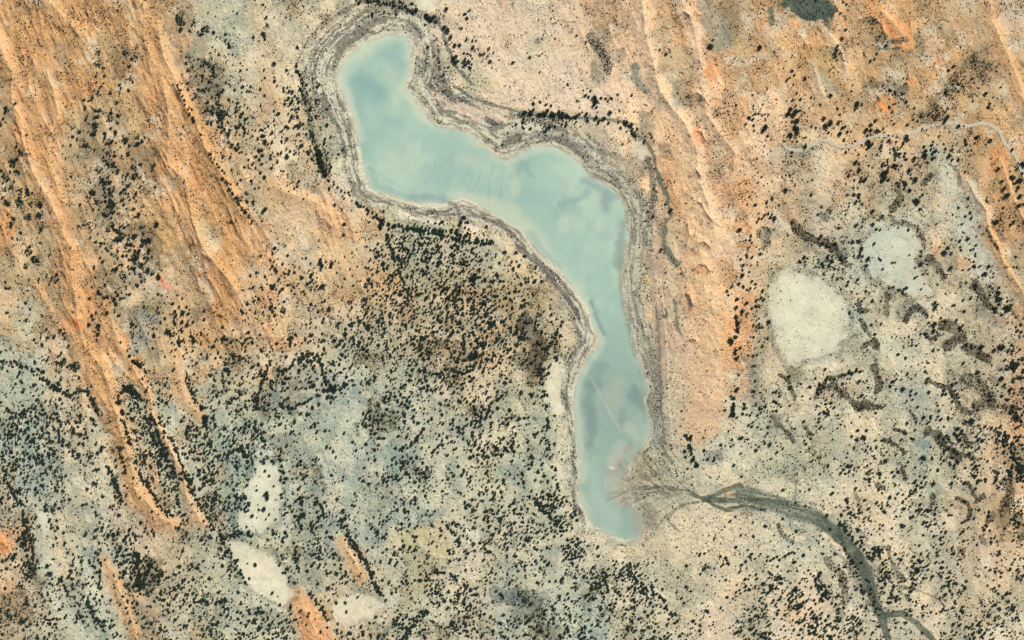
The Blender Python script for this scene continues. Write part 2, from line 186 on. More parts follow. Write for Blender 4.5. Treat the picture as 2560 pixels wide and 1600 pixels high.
# soil strokes: colour, radius, opacity, scrub density added, points
k_ = (96,110,98); d_ = (78,72,56); v_ = (126,119,112); G_ = (84,100,86); W_ = (232,222,192); p_ = (234,208,178); O_ = (240,160,102)
ST = [(k_,13,.8,5,[(1475,95),(1500,122),(1512,155),(1518,172)]),((140,146,128),10,.7,2,[(1590,168),(1584,190),(1600,215),(1615,230)]),
 (k_,8,.6,3,[(1338,105),(1354,98)]),(G_,26,.95,2.9,[(1975,-10),(1985,6),(2012,16),(2040,20),(2064,30)]),(G_,9,.7,2,[(1925,25),(1930,52)]),(k_,6,.7,2,[(2058,40),(2070,70)]),
 (k_,7,.7,3,[(2190,100),(2225,106),(2262,100)]),(k_,4,.7,2,[(2192,122),(2250,122)]),
 (d_,9,.6,5,[(2440,135),(2405,175),(2372,212),(2340,245),(2310,288)]),((150,134,104),24,.5,3,[(2460,130),(2450,160)]),(d_,10,.5,5,[(2175,203),(2182,210)]),
 (d_,9,.5,5,[(2222,198),(2230,205)]),(d_,12,.6,5,[(2240,238),(2262,222)]),
 (d_,9,.7,6,[(2243,462),(2252,500),(2230,522)]),(d_,7,.7,6,[(2308,458),(2322,438)]),(d_,11,.75,6,[(1985,560),(2000,580),(2030,600),(2055,605),(2085,620)]),
 (d_,8,.7,6,[(2085,612),(2100,640),(2120,662)]),(k_,10,.6,4,[(2058,545),(2072,530)]),(d_,6,.75,6,[(2235,555),(2265,558),(2290,568),(2306,597)]),
 (d_,9,.7,6,[(2320,645),(2345,665),(2355,690)]),(d_,5,.7,6,[(2212,690),(2240,684)]),(d_,5,.8,6,[(2250,705),(2256,735),(2278,738)]),
 (d_,6,.8,6,[(2150,757),(2150,780),(2166,775)]),(d_,7,.6,5,[(2217,735),(2215,782)]),(d_,8,.85,7,[(2262,800),(2275,778),(2298,768),(2312,782)]),
 (d_,11,.75,6,[(2435,712),(2455,740),(2470,765)]),(d_,3,.8,5,[(2463,572),(2475,600),(2492,622)]),(d_,7,.6,5,[(2480,555),(2490,575),(2505,600)]),
 (k_,16,.6,4,[(1908,580),(1912,608)]),(k_,16,.7,3,[(2105,840),(2140,780),(2130,700)]) if 0 else (d_,3,.5,2,[(2105,840),(2110,800)]),
 (d_,6,.8,6,[(2150,800),(2165,825),(2172,838)]),(d_,8,.85,7,[(2165,860),(2185,855),(2192,872)]),(d_,17,.75,6,[(2362,812),(2392,825),(2400,845),(2370,860)]),
 (d_,6,.8,6,[(2312,835),(2325,850),(2345,838)]),(d_,14,.75,6,[(2412,865),(2440,885),(2470,900)]),(d_,5,.6,5,[(2185,893),(2190,915)]),(d_,10,.75,6,[(2185,920),(2198,955),(2190,978)]),
 (d_,5,.8,6,[(1945,935),(1965,945),(1980,970),(1986,998)]),(d_,12,.7,6,[(2050,975),(2080,965),(2110,985),(2135,1010),(2150,1020)]),(d_,9,.8,7,[(2148,1018),(2165,1010),(2182,1015)]),
 (d_,4,.8,6,[(2195,1022),(2210,1015)]),((60,66,54),3,.8,5,[(2038,995),(2045,970),(2070,945),(2110,935),(2155,928)]),(d_,7,.8,7,[(2318,950),(2345,962),(2370,970),(2385,990),(2400,1020),(2422,1030)]),
 (d_,20,.55,5,[(2420,950),(2450,970),(2470,990)]),(d_,12,.6,5,[(2440,1010),(2480,1010),(2530,1025)]),(d_,4,.8,6,[(2275,1028),(2290,1048)]),(d_,4,.8,6,[(2235,1073),(2262,1078)]),
 (d_,5,.85,7,[(2210,1100),(2240,1112),(2260,1132)]),(d_,13,.85,7,[(2320,1080),(2345,1090),(2352,1105)]),(d_,6,.8,7,[(2352,1108),(2390,1130),(2434,1146)]),(d_,12,.7,6,[(2380,1132),(2392,1142)]),
 (d_,5,.8,6,[(2410,1090),(2420,1110),(2440,1105)]),(d_,6,.7,5,[(1930,1040),(1950,1065),(1975,1090),(1985,1105)]),(d_,5,.7,5,[(2008,1062),(2027,1088)]),(d_,5,.8,6,[(2255,1172),(2263,1198)]),
 (d_,8,.75,6,[(2195,1214),(2205,1218)]),(d_,5,.8,6,[(2275,1236),(2287,1230)]),(d_,6,.6,5,[(2138,1232),(2150,1280)]),(d_,6,.8,7,[(2390,1245),(2415,1255),(2425,1275),(2420,1292)]),
 (d_,6,.8,6,[(2420,1208),(2434,1238)]),(d_,8,.8,7,[(2442,1252),(2455,1242)]),(d_,8,.75,6,[(2470,1300),(2480,1288)]),(d_,13,.55,5,[(2515,1200),(2525,1240),(2505,1280),(2515,1310)]),
 (d_,8,.7,6,[(2330,1240),(2328,1262)]),(d_,8,.75,6,[(2452,1340),(2460,1358)]),(d_,6,.7,6,[(2400,1372),(2410,1388)]),(d_,8,.6,5,[(2220,1370),(2230,1410),(2255,1450)]),
 (d_,10,.5,5,[(2065,1400),(2105,1440),(2112,1500)]),((140,122,100),4,.6,3,[(2250,1465),(2300,1478),(2360,1500)]),(d_,12,.5,4,[(2540,1290),(2556,1340)]),
 ((84,78,60),24,1.2,3.4,[(1312,800),(1332,840),(1346,880),(1340,915)]),((116,108,86),16,.9,3,[(1300,890),(1330,920)]),((112,110,98),3,.8,0,[(1640,760),(1648,860),(1650,950),(1655,1040),(1662,1110)]),((96,108,100),7,.9,0,[(1660,775),(1663,790)]),((228,214,186),1.6,.8,0,[(1652,700),(1662,800),(1670,900),(1672,1000),(1682,1100)]),((226,204,176),3,.6,0,[(1672,840),(1690,900),(1680,960)]),((104,112,96),5,.7,2,[(1650,1100),(1662,1135),(1680,1155)]),((150,146,128),18,.5,1,[(1875,900),(1890,1000)]),((92,102,92),24,.6,4,[(1290,1490),(1335,1512)]),((120,116,92),20,.5,4,[(1355,1575),(1385,1590)]),
 ((126,120,88),15,.55,5,[(900,880),(935,892)]),((96,92,68),7,.8,6,[(890,1062),(896,1088)]),((100,96,72),8,.6,5,[(925,1010),(930,1060)]),((118,108,80),12,.5,5,[(1090,850),(1130,870)]),
 ((118,108,84),10,.5,5,[(1010,1160),(1060,1190)]),(v_,6,.7,1,[(850,36),(870,22),(900,6),(920,-5)]),(G_,9,.8,4,[(905,2),(960,5),(1000,14),(1030,28),(1062,40),(1090,50)]),
 ((98,108,96),5,.75,1,[(1092,50),(1105,75),(1110,95),(1120,120),(1135,150),(1150,180),(1178,208)]),(v_,3,.8,3,[(738,185),(742,160),(760,115),(800,62),(850,33)]),
 ((92,90,80),6,.6,4,[(750,180),(756,215),(770,262),(776,310),(788,350),(795,400)]),
 ((104,114,100),4,.8,1,[(1135,215),(1180,245),(1230,262),(1280,275),(1320,287),(1400,291),(1460,295),(1530,300),(1560,306),(1582,330),(1610,352),(1628,375),(1636,400),(1640,425)]),
 ((92,108,98),6,.85,1,[(1640,425),(1652,460),(1665,485),(1672,515),(1678,540)]),((104,112,98),9,.8,1,[(1665,552),(1659,580),(1660,615),(1675,640),(1692,660)]),
 ((92,108,98),7,.7,2,[(1618,400),(1632,440),(1630,465),(1636,500)]),((104,110,98),3,.8,1,[(1700,668),(1708,692)]),((108,118,104),4,.8,0,[(1684,748),(1690,780),(1690,815),(1706,848)]),
 ((104,112,98),3,.7,0,[(1712,730),(1722,755),(1724,775)]),((96,110,104),10,.7,3,[(1228,303),(1270,320),(1302,328)]),((118,118,112),8,.5,1,[(1330,338),(1380,342),(1430,360),(1500,378),(1560,398)]),
 (k_,9,.6,3,[(1062,130),(1068,165),(1052,185)]),((100,108,98),4,.7,2,[(1108,228),(1140,258),(1162,282)]),
 (p_,7,.75,0,[(1050,110),(1052,140)]),(p_,8,.8,0,[(1085,235),(1120,255),(1150,275),(1200,296)]),(p_,7,.7,0,[(1150,262),(1210,285),(1260,300)]),(W_,9,.6,0,[(1250,330),(1300,322),(1350,318)]),
 (p_,8,.6,0,[(1500,310),(1540,318),(1570,335)]),((242,206,178),7,.6,0,[(1690,835),(1710,860),(1725,880)]),((240,206,178),7,.5,0,[(1635,560),(1640,620),(1632,640)]),
 ((146,136,124),8,.45,0,[(1625,640),(1632,720),(1640,800),(1648,870),(1645,950)]),((98,92,88),7,.75,1,[(1292,615),(1330,648),(1362,672),(1400,722),(1430,762),(1446,792)]),
 ((208,194,162),9,.5,0,[(1490,830),(1484,860),(1470,890),(1455,915)]),((150,142,134),4,.7,0,[(1470,790),(1466,830),(1455,860),(1435,895),(1420,930)]),
 ((112,108,104),5,.7,1,[(1120,500),(1145,520),(1152,560),(1140,600)]),((240,226,200),7,.7,0,[(1000,535),(1060,548),(1110,560)]),((240,226,200),8,.8,0,[(1160,560),(1190,572)]),
 ((100,96,88),8,.5,3,[(1010,520),(1040,535),(1080,530)]),((238,160,104),8,.8,0,[(1768,180),(1778,200)]),((238,164,110),9,.7,0,[(1740,325),(1745,350)]),((240,168,120),8,.7,0,[(1745,670),(1758,680)]),
 ((240,160,104),9,.8,0,[(2200,262),(2215,275)]),((240,164,104),9,.7,0,[(2272,200),(2280,210)]),((240,170,112),8,.7,0,[(2345,150),(2352,160)]),((242,170,110),14,.7,0,[(2215,70),(2235,85)]),
 ((240,158,96),10,.8,0,[(188,800),(200,820)]),((242,170,104),10,.8,0,[(0,1345),(15,1365)]),((240,160,104),7,.7,0,[(60,130),(72,134)]),((240,158,108),8,.7,0,[(395,690),(420,720)]),
 ((152,158,140),28,.6,0,[(1760,15),(1785,60),(1800,100)]),((150,158,142),10,.5,0,[(1685,215),(1690,260)]),((192,188,158),14,.5,0,[(2090,230),(2050,190)]),
 ((200,186,146),14,.5,0,[(505,560),(515,590),(530,600)]),((150,160,150),22,.5,2,[(355,790),(375,800),(340,870)]),
 ((126,140,132),12,.7,0,[(690,985),(695,1010)]),((150,162,150),14,.6,0,[(890,985),(905,1000)]),((120,134,128),10,.7,0,[(955,1590),(965,1575)]),((118,132,128),18,.6,1,[(1280,1490),(1240,1480)]),
 ((136,150,144),12,.7,0,[(2300,1105),(2315,1112)]),((110,116,108),5,.8,0,[(2375,410),(2395,430),(2400,460)]),
 ((214,200,150),30,.5,0,[(1000,1350),(1090,1330),(1110,1380)]),((232,214,176),4,.7,0,[(1035,1325),(1050,1355),(1085,1385),(1120,1395)]),
 ((240,214,182),10,.8,0,[(1775,1510),(1778,1560),(1770,1600)]),((240,214,182),7,.7,0,[(2025,1490),(2022,1540),(1985,1555)]),((234,212,176),4,.8,0,[(1925,1285),(1950,1315),(1975,1340),(2010,1345)]),
 ((96,104,88),5,.7,3,[(1945,1310),(1955,1335),(1980,1352)]),((240,214,182),6,.8,0,[(2060,1335),(2100,1370),(2118,1390)]),
 ((120,128,110),3,.6,1,[(1990,1200),(1988,1250)]),((150,142,124),12,.6,1,[(1560,1090),(1585,1130),(1600,1170)]) ,((148,138,122),9,.5,1,[(1560,1200),(1620,1190),(1660,1170)])]

# ------------------------------------------------------------------ grids
def axis(a, b, step, far):
    core = np.arange(a, b + 0.1, step); out = []; s = step * 2; v = b
    while v < far: s *= 1.22; v += s; out.append(v)
    hi = np.array(out); lo = a - (hi - b)[::-1]
    return np.concatenate([lo, core, hi])
AX = axis(-100, 2660, 2.0, 16000); AY = axis(-100, 1700, 2.0, 16000)
X, Y = np.meshgrid(AX, AY)                       # image-like metres, y down
# signed distance to the waterline (positive outside)
X = X.astype(np.float64); Y = Y.astype(np.float64)
dl, tl = seg_dist(X, Y, LAKE + [LAKE[0]]); _L = np.array(LAKE + [LAKE[0]], float); _al = np.concatenate([[0], np.cumsum(np.hypot(*np.diff(_L, axis=0).T))]); SA = np.interp(tl, np.arange(len(_al)), _al); sdf = np.where(inside(X, Y, LAKE), -dl, dl)
shore_n = 5.0 * fbm(X / 40, Y / 40, 1, 3) + 2.0 * fbm(X / 9, Y / 9, 5, 2)
sd_ = sdf + shore_n
# dune direction coordinates (dunes run roughly NNW - SSE)
ca, sa = math.cos(R(68)), math.sin(R(68))
U = X * ca + Y * sa; V = -X * sa + Y * ca         # U along, V across
wx = 20 * fbm(X / 55, Y / 55, 2, 3) + 12 * fbm(X / 15, Y / 15, 3, 4, .65)
wy = 20 * fbm(X / 55, Y / 55, 7, 3) + 12 * fbm(X / 15, Y / 15, 8, 4, .65)
MAC = dict(A=(212,165,113), S=(205,170,124), a=(218,178,128), s=(208,178,138), h=(190,172,138), c=(214,200,166), g=(190,192,164), p=(230,208,172), q=(230,188,142), B=(172,182,162), r=(204,158,116), n=(190,172,134), y=(226,194,150))
macro = [list(x) for x in ("AASgcccppsqSASSs", "SAAhccccppqqSSSS", "AhAAcgccpcqqpShA", "ShAAyygccgqqsgcS", "SAhAySnnncqqgcch", "gASSsgnnngqqcgch", "gagggBgcggggccgs", "BcsBgBggggccgcgs", "sgsggggcgcccgccs", "hghgcsgcBgccpccc")]
mac = np.repeat(np.repeat(np.array([[alb(MAC[q]) for q in row] for row in macro]), 4, 0), 4, 1)
def blur(M, n):
    k = 2 * n + 1
    for ax in (0, 1):
        P_ = np.concatenate([np.repeat(M.take([0], ax), n, ax), M, np.repeat(M.take([-1], ax), n, ax)], ax); M = sum(P_.take(range(i, i + M.shape[ax]), ax) for i in range(k)) / k
    return M
pal_lin = .78 * pal_lin + .22 * blur(pal_lin, 1)
mb = blur(mac, 2); pal_lin = pal_lin * (mb / blur(pal_lin, 3)) ** .95
lp = pal_lin.sum(-1, keepdims=True) / mb.sum(-1, keepdims=True); pal_lin = pal_lin * .62 + (mb * lp) * .38
COL = samp(pal_lin, X + wx, Y + wy, 0.30)
SCRB = samp(scr_map, X + wx, Y + wy, 0.12)
sandy = sstep(0.0, 0.16, (COL[..., 0] - COL[..., 2]) / np.maximum(COL.sum(-1), .01) - 0.22)
# fine mottling of soils: warm / cool and light / dark patches
m1 = fbm(X / 26, Y / 26, 4, 5, .6); m2 = fbm(X / 70, Y / 45, 9, 4); m3 = fbm(U / 60, V / 7, 11, 4, .6)
m5 = fbm(X / 9, Y / 9, 10, 3, .7)
COL = COL * (1 + 0.20 * m1 + .05 * m2 + .16 * m5)[..., None]
warm = np.stack([1 + .06 * m2 + .04 * m1, 1 + .01 * m2, 1 - .08 * m2 - .06 * m1], -1); COL = COL * warm
COL = COL * (1 + 0.10 * m3 * sandy)[..., None]
bl = fbm(X / 38, Y / 38, 13, 4, .6)
lightp = sstep(0.12, 0.42, bl)[..., None] * 0.5; COL = COL * (1 - lightp) + alb((234,220,188)) * lightp * (1 - .0) 
Z = 1.2 * fbm(X / 120, Y / 120, 6, 3) + .8 * fbm(X / 22, Y / 22, 12, 3)
rip = np.abs(fbm(U / 55, V / 16, 14, 3)); rip2 = np.abs(fbm(U / 120 + 5, V / 34, 9, 3)); Z += (.25 + sandy) * (1 - .55 * sstep(1560, 1640, X)) * (1.3 * (1 - 2.2 * rip) + 3.6 * (1 - 2 * rip2))
Z += .55 * fbm(X / 7, Y / 7, 5, 3, .6)
th1 = np.abs(fbm(X / 75 + wx / 90, Y / 75, 12, 4)); th2 = np.abs(fbm(X / 48, Y / 60, 2, 4)); th3 = np.abs(fbm(X / 30, Y / 30, 14, 3))
line1 = np.exp(-(th1 / .022) ** 2); line2 = np.exp(-(th2 / .03) ** 2)
clay = 1 - .75 * sandy
a_ = (line1 * .40 * clay)[..., None]; COL = COL * (1 - a_) + alb((226,212,180)) * a_
a_ = (np.exp(-(th3 / .03) ** 2) * .22 * clay)[..., None]; COL = COL * (1 - a_) + alb((132,124,102)) * a_
def rims(x, y):
    g = np.clip(.25 + 2.2 * fbm(x / 130, y / 130, 5, 2), 0, 1)
    return g * np.exp(-(np.minimum(np.abs(fbm(x / 48, y / 60, 2, 4)), np.abs(fbm(x / 34 + 3, y / 44, 9, 3)) * 1.3) / .045) ** 2)
rm = rims(X, Y); low = sstep(620, 900, Y + .35 * (X - 1300) * (X > 1300)); a_ = (rm * low * clay * .42)[..., None]; COL = COL * (1 - a_) + alb((138,138,116)) * a_
pc = (sstep(.05, .0, np.abs(fbm(X / 90, Y / 70, 8, 4))) * sstep(0, .35, fbm(X / 160, Y / 160, 10, 2)) * low * clay * .6)[..., None]; COL = COL * (1 - pc) + alb((228,214,180)) * pc
SCRB = SCRB * (1 + 1.8 * line2 + 2.5 * rm * low) * (1 - .8 * pc[..., 0])
for pts in ([(1733,622),(1743,608),(1758,604),(1772,616)],[(1733,672),(1745,660),(1762,662),(1772,676)],[(1728,520),(1742,505),(1752,508),(1762,530),(1775,548)],[(1722,340),(1738,326),(1752,330),(1762,350)],[(1725,240),(1742,232),(1755,244)],[(1700,752),(1708,735),(1722,735),(1730,760)],[(1712,860),(1722,845),(1738,850)],[(1690,45),(1708,30),(1722,40)],[(2150,50),(2175,40),(2200,60),(2210,85)],[(1725,440),(1738,425),(1750,440)],[(1718,560),(1722,590),(1715,610)]):
    bx = (slice(*np.searchsorted(AY, [pts[0][1] - 60, pts[0][1] + 90])), slice(*np.searchsorted(AX, [pts[0][0] - 60, pts[-1][0] + 60]))); dd_, _ = seg_dist(X[bx], Y[bx], pts); Z[bx] += 6.5 * np.exp(-dd_ / 5.5)
REG = np.zeros(X.shape, np.int16)                 # 0 ground, 1 shore, 2 creek, 10+ dunes, 60+ pans
def box(pts, m):
    xs = [p[0] for p in pts]; ys = [p[1] for p in pts]
    i0, i1 = np.searchsorted(AX, [min(xs) - m, max(xs) + m]); j0, j1 = np.searchsorted(AY, [min(ys) - m, max(ys) + m])
    return slice(max(j0 - 1, 0), j1 + 1), slice(max(i0 - 1, 0), i1 + 1)
dune_mask = np.zeros(X.shape)
for i, (pts, wd, h, lab) in enumerate(DUNES):
    b = box(pts, wd * 4 + 20); x = X[b]; y = Y[b]
    d, t = seg_dist(x, y, pts)
    n = 7 * fbm(x / 25, y / 25, 3, 3)
    # side: right-hand (east) flank steeper
    gy, gx = np.gradient(d)
    side = np.sign(np.interp(y, [p[1] for p in sorted(pts, key=lambda q: q[1])], [p[0] for p in sorted(pts, key=lambda q: q[1])]) - x)   # + = west of crest
    dd = d + n * .35
    ww = np.where(side > 0, wd * 1.9, wd * .8)
    wd = wd * 1.25; prof = np.exp(-(dd / ww) ** 2) * np.clip(1 - .0 * dd, 0, 1)
    crest = np.exp(-np.maximum(dd, 0) / (wd * .45))
    taper = sstep(0, .6, t) * sstep(0, .6, (len(pts) - 1) - t) * .7 + .3
    Z[b] += (prof * .6 + crest * .4) * h * 1.7 * taper * (1 + .25 * fbm(x / 18, y / 18, 9, 2))
    a = (sstep(1.3, .4, (dd + n) / (wd * np.where(side > 0, 1.35, .75))) * .62)[..., None]
    tone = alb((226,174,118) if i not in (21, 22, 16) else (244,168,104))
    if i in (9, 10, 11, 13, 14, 15): tone = alb((232,202,164))
    COL[b] = COL[b] * (1 - a) + tone * (1 + .14 * fbm(x / 9, y / 9, 2, 3))[..., None] * a
    ac = (np.exp(-(np.maximum(dd, 0) / (wd * .28)) ** 2) * .34)[..., None]
    COL[b] = COL[b] * (1 - ac) + alb((248,214,164)) * ac
    m = (dd < wd * np.where(side > 0, 1.5, .9)); REG[b] = np.where(m, 10 + i, REG[b]); dune_mask[b] = np.maximum(dune_mask[b], a[..., 0])
SCRB *= (1 - .35 * dune_mask)
# shore rings of the lake
RW = [(760,180,95),(880,60,95),(980,45,80),(1060,120,70),(1120,230,110),(1250,300,100),(1400,340,70),(1520,400,70),(1600,520,70),(1630,700,66),(1650,850,58),(1640,1000,50),(1650,1080,40),(1600,1150,7),(1570,1200,6),(1600,1290,7),(1600,1340,9),
      (1560,1380,16),(1450,1290,22),(1430,1150,22),(1415,980,34),(1430,850,55),(1380,690,42),(1290,590,40),(1200,540,48),(1100,530,42),(980,510,34),(890,450,48),(850,350,62),(810,260,72)]
num = np.zeros(X.shape); den = np.zeros(X.shape)
near = (sdf < 150) & (sdf > -30)
xn, yn = X[near], Y[near]; nu = 0; de = 0
for (px, py, q) in RW:
    k = 1 / ((xn - px) ** 2 + (yn - py) ** 2 + 400) ** 1.5; nu = nu + k * q; de = de + k
width = np.ones(X.shape) * 60; width[near] = nu / de
f = sd_ / width
lw = fbm(X / 90, Y / 90, 3, 2)
sw = sdf + .9 * shore_n
bands = vn(sw / 5.5, SA / 45, 4) * .42 + vn(sw / 3.2, SA / 16, 6) * .38 + vn(X / 3.4, Y / 3.4, 8) * .20 + .10 * fbm(X / 24, Y / 24, 7, 3)
bandw = vn(sw / 15.0, SA / 120, 8) * .75 + .25 * vn(X / 18, Y / 18, 5)
ringc = alb((226,220,192)) * (1 - sstep(.40, .60, bands))[..., None] + alb((124,121,107)) * sstep(.40, .60, bands)[..., None]
mixv = sstep(.5, .72, bandw)[..., None] * .75 * sstep(.1, .4, f)[..., None]
ringc = ringc * (1 - mixv) + alb((146,140,128)) * (.5 + 1.05 * (1 - bands))[..., None] * mixv
east = sstep(1500, 1560, X)[..., None] * .35
ringc = ringc * (1 - east) + alb((158,162,140)) * (.55 + .9 * bands)[..., None] * east
ln_ = (np.exp(-((sw - 13) / 1.5) ** 2) + .8 * np.exp(-((sw - 24) / 1.8) ** 2) + .6 * np.exp(-((sw - 41) / 1.6) ** 2))[..., None] * .6 * np.clip(.6 + 1.2 * fbm(X / 30, Y / 30, 13, 3), 0, 1)[..., None]
ringc = ringc * (1 - ln_) + alb((92,90,80)) * ln_
rim = np.exp(-((sd_ - 4) / (4.0 + 3 * (X < 1480))) ** 2)[..., None] * np.where(X < 1490, .95, .5)[..., None] * (np.clip(.75 + .6 * fbm(X / 40, Y / 40, 9, 3), 0, 1))[..., None]
ringc = ringc * (1 - rim) + alb((226,220,190)) * rim
ar = (sstep(-4, 2, sd_) * sstep(1.12, .7, f + .35 * fbm(X / 45, Y / 45, 11, 4)) * .86)[..., None]
COL = COL * (1 - ar) + ringc * ar
SCRB = SCRB * (1 - ar[..., 0]) + ar[..., 0] * (.9 + 1.6 * sstep(.4, 1, f)) * (.4 + 1.3 * sstep(.35, .6, bandw))
Z += -ar[..., 0] * .4 * bands
REG = np.where((sd_ > -8) & (f < 1.0) & (near), 1, REG)
# strokes of soil and low scrub
def stroke(c, r, a, s, pts, soft=.22):
    b = box(pts, r * 2 + 12); x = X[b]; y = Y[b]
    d, _ = seg_dist(x, y, pts)
    d = d + (r * .8 + 1.5) * fbm(x / (6 + r), y / (6 + r), 5, 4, .65)
    m = sstep(r * (1 + soft * .5), r * (1 - soft), d) * a
    tex = 1 + .28 * fbm(x / 5, y / 5, 10, 3)
    COL[b] = COL[b] * (1 - m[..., None]) + alb(c) * tex[..., None] * m[..., None]
    if s == 0: SCRB[b] = SCRB[b] * (1 - m)
    else: SCRB[b] = SCRB[b] * (1 - m) + s * m
for c, r, a, s, pts in [((236,210,178),52,.55,.4,[(1140,60),(1240,150),(1360,220),(1500,260)]),((234,206,172),40,.5,.4,[(1240,40),(1400,60),(1520,150)]),((224,220,192),24,.7,.4,[(2365,415),(2372,480)]),((206,212,192),16,.6,.4,[(2325,370),(2345,380)]),((216,166,110),36,.65,.7,[(470,290),(530,410),(565,500),(600,600),(560,700),(540,780)]),((228,190,142),42,.6,.4,[(690,480),(770,520),(830,590),(880,660),(960,720)]),((222,184,134),32,.5,.6,[(620,600),(680,680),(740,700)]),
    ((222,168,112),26,.6,.6,[(180,640),(205,760),(225,860),(262,960)]),((222,174,120),15,.65,.6,[(262,960),(285,1050),(310,1150),(345,1260),(420,1310)]),((216,166,112),26,.5,1.2,[(50,60),(90,200),(100,330),(150,460),(170,600)]),((214,166,114),28,.5,1.2,[(350,20),(390,150),(415,280),(430,400),(480,520)]),
    ((235,200,158),54,.6,.35,[(1730,420),(1760,560),(1768,760),(1765,920),(1752,1060)]),((232,206,166),30,.5,.6,[(1680,560),(1690,700),(1700,850),(1690,1000),(1700,1100)]),((218,218,190),24,.6,.3,[(100,1270),(112,1400),(140,1500),(210,1600)]),((214,210,178),18,.6,.4,[(232,1040),(248,1140),(255,1240)]),
    ((222,220,190),14,.6,.3,[(205,1390),(240,1490),(290,1590)]),((232,218,182),14,.6,.4,[(1390,1040),(1400,1130),(1395,1230),(1440,1310)]),((206,212,190),22,.5,.4,[(600,1240),(720,1230),(700,1340)]),((222,214,180),30,.45,.5,[(1240,1080),(1150,1150),(1230,1230)]),((214,212,182),30,.4,.4,[(2090,740),(2190,850),(2290,900)]),
    ((200,196,158),20,.7,1.2,[(345,1010),(372,1080),(405,1150),(440,1220),(460,1270)]),((198,194,158),16,.6,1.2,[(500,1070),(530,1160),(545,1260)]),((230,208,168),22,.5,.5,[(1180,925),(1230,915),(1260,925)]),((216,212,184),26,.45,.3,[(2350,480),(2420,600),(2480,680)]),((230,210,170),18,.5,.5,[(1700,1270),(1680,1330),(1700,1400)]),((206,186,140),26,.35,.6,[(1020,1380),(1080,1420),(1010,1480)]),
    ((226,190,142),40,.35,1.0,[(2020,250),(2180,330),(2350,330)]),((224,180,132),30,.4,1.0,[(1820,330),(1850,450),(1900,520)]),((228,196,150),30,.4,.8,[(640,20),(665,150),(690,260),(770,400)])]: stroke(c, r, a, s, pts, .6)
for c, r, a, s, pts in ST: stroke(c, r, a * ((.85 if pts[0][0] > 1900 and pts[0][1] > 400 else .55) if s >= 3 else 1), s * (2.2 if s >= 3 else 1), pts)
for c, rr, a, pts in [((206,204,178),70,.5,[(2020,740),(2030,840)]),((208,210,186),40,.5,[(2130,700),(2200,600),(2260,560)]),((206,210,188),34,.5,[(2420,480),(2430,600),(2470,690)])]: stroke(c, rr, a, .5, pts, .5)
SW = []
for pts, hw, n_ in [([(285,130),(290,250),(290,400),(290,520),(330,640),(350,700)],55,95),([(480,40),(500,180),(520,260),(560,330)],34,42),([(20,260),(40,420),(70,560),(100,700)],42,40),([(600,480),(640,540)],20,6),([(130,900),(200,920)],30,10)]:
    L = np.array(pts, float); cum = np.r_[0, np.cumsum(np.hypot(*np.diff(L, axis=0).T))]
    for q in range(n_):
        t_ = rng.uniform(0, cum[-1]); px_ = np.interp(t_, cum, L[:, 0]) + rng.uniform(-hw, hw); py_ = np.interp(t_, cum, L[:, 1])
        rr = 3 + 7 * rng.random() ** 2; SW.append((px_, py_, rr)); stroke((122,126,106), rr, .6, 3.5 + 5 * rng.random(), [(px_, py_), (px_ + rng.normal(0, 4), py_ + rng.normal(0, 5))], .7)
SCRB = np.where((X > 930) & (X < 1300) & (Y > 590) & (Y < 900), SCRB * .45, SCRB)
# claypans
for i, pts in enumerate(PANS):
    b = box(pts, 40); x = X[b]; y = Y[b]
    d, _ = seg_dist(x, y, pts + [pts[0]]); s_ = np.where(inside(x, y, pts), -d, d) + (20 if i == 0 else 12) * fbm(x / 28, y / 28, 3, 5, .6)
    hal = (np.exp(-((s_ - 9) / 7) ** 2) * (.45 if i in (0, 1, 2, 4) else .2))[..., None]; COL[b] = COL[b] * (1 - hal) + alb((132,136,114)) * hal; SCRB[b] += 1.6 * hal[..., 0]
    m = sstep(4 + 8 * (i == 0), -5, s_)[..., None] * .94 * np.clip(.82 + .7 * fbm(x / 18, y / 18, 12, 4), .3, 1)[..., None]
    tone = alb((240,234,202) if i != 4 else (214,216,190)); tone = tone if i not in (2, 3, 5) else alb((248,236,200))
    if i == 9: tone = alb((232,228,196))
    tex = 1 + .20 * fbm(x / 24, y / 24, 8, 5, .65) + .04 * fbm(x / 4, y / 4, 2, 2)
    e_ = (np.exp(np.minimum(s_, 0) / 12) * .5)[..., None]; tn = .92 * (tone * (1 - e_) + alb((200,200,176)) * e_) * tex[..., None]
    ck = (np.exp(-(np.abs(fbm(x / 40, y / 40, 4, 3)) / .012) ** 2) * .25)[..., None]; tn = tn * (1 - ck)
    COL[b] = COL[b] * (1 - m) + tn * m
    SCRB[b] = SCRB[b] * (1 - m[..., 0]) + .03 * m[..., 0]
    Z[b] = Z[b] * (1 - .9 * m[..., 0]) + .3 * m[..., 0]
    REG[b] = np.where(s_ < 0, 60 + i, REG[b])
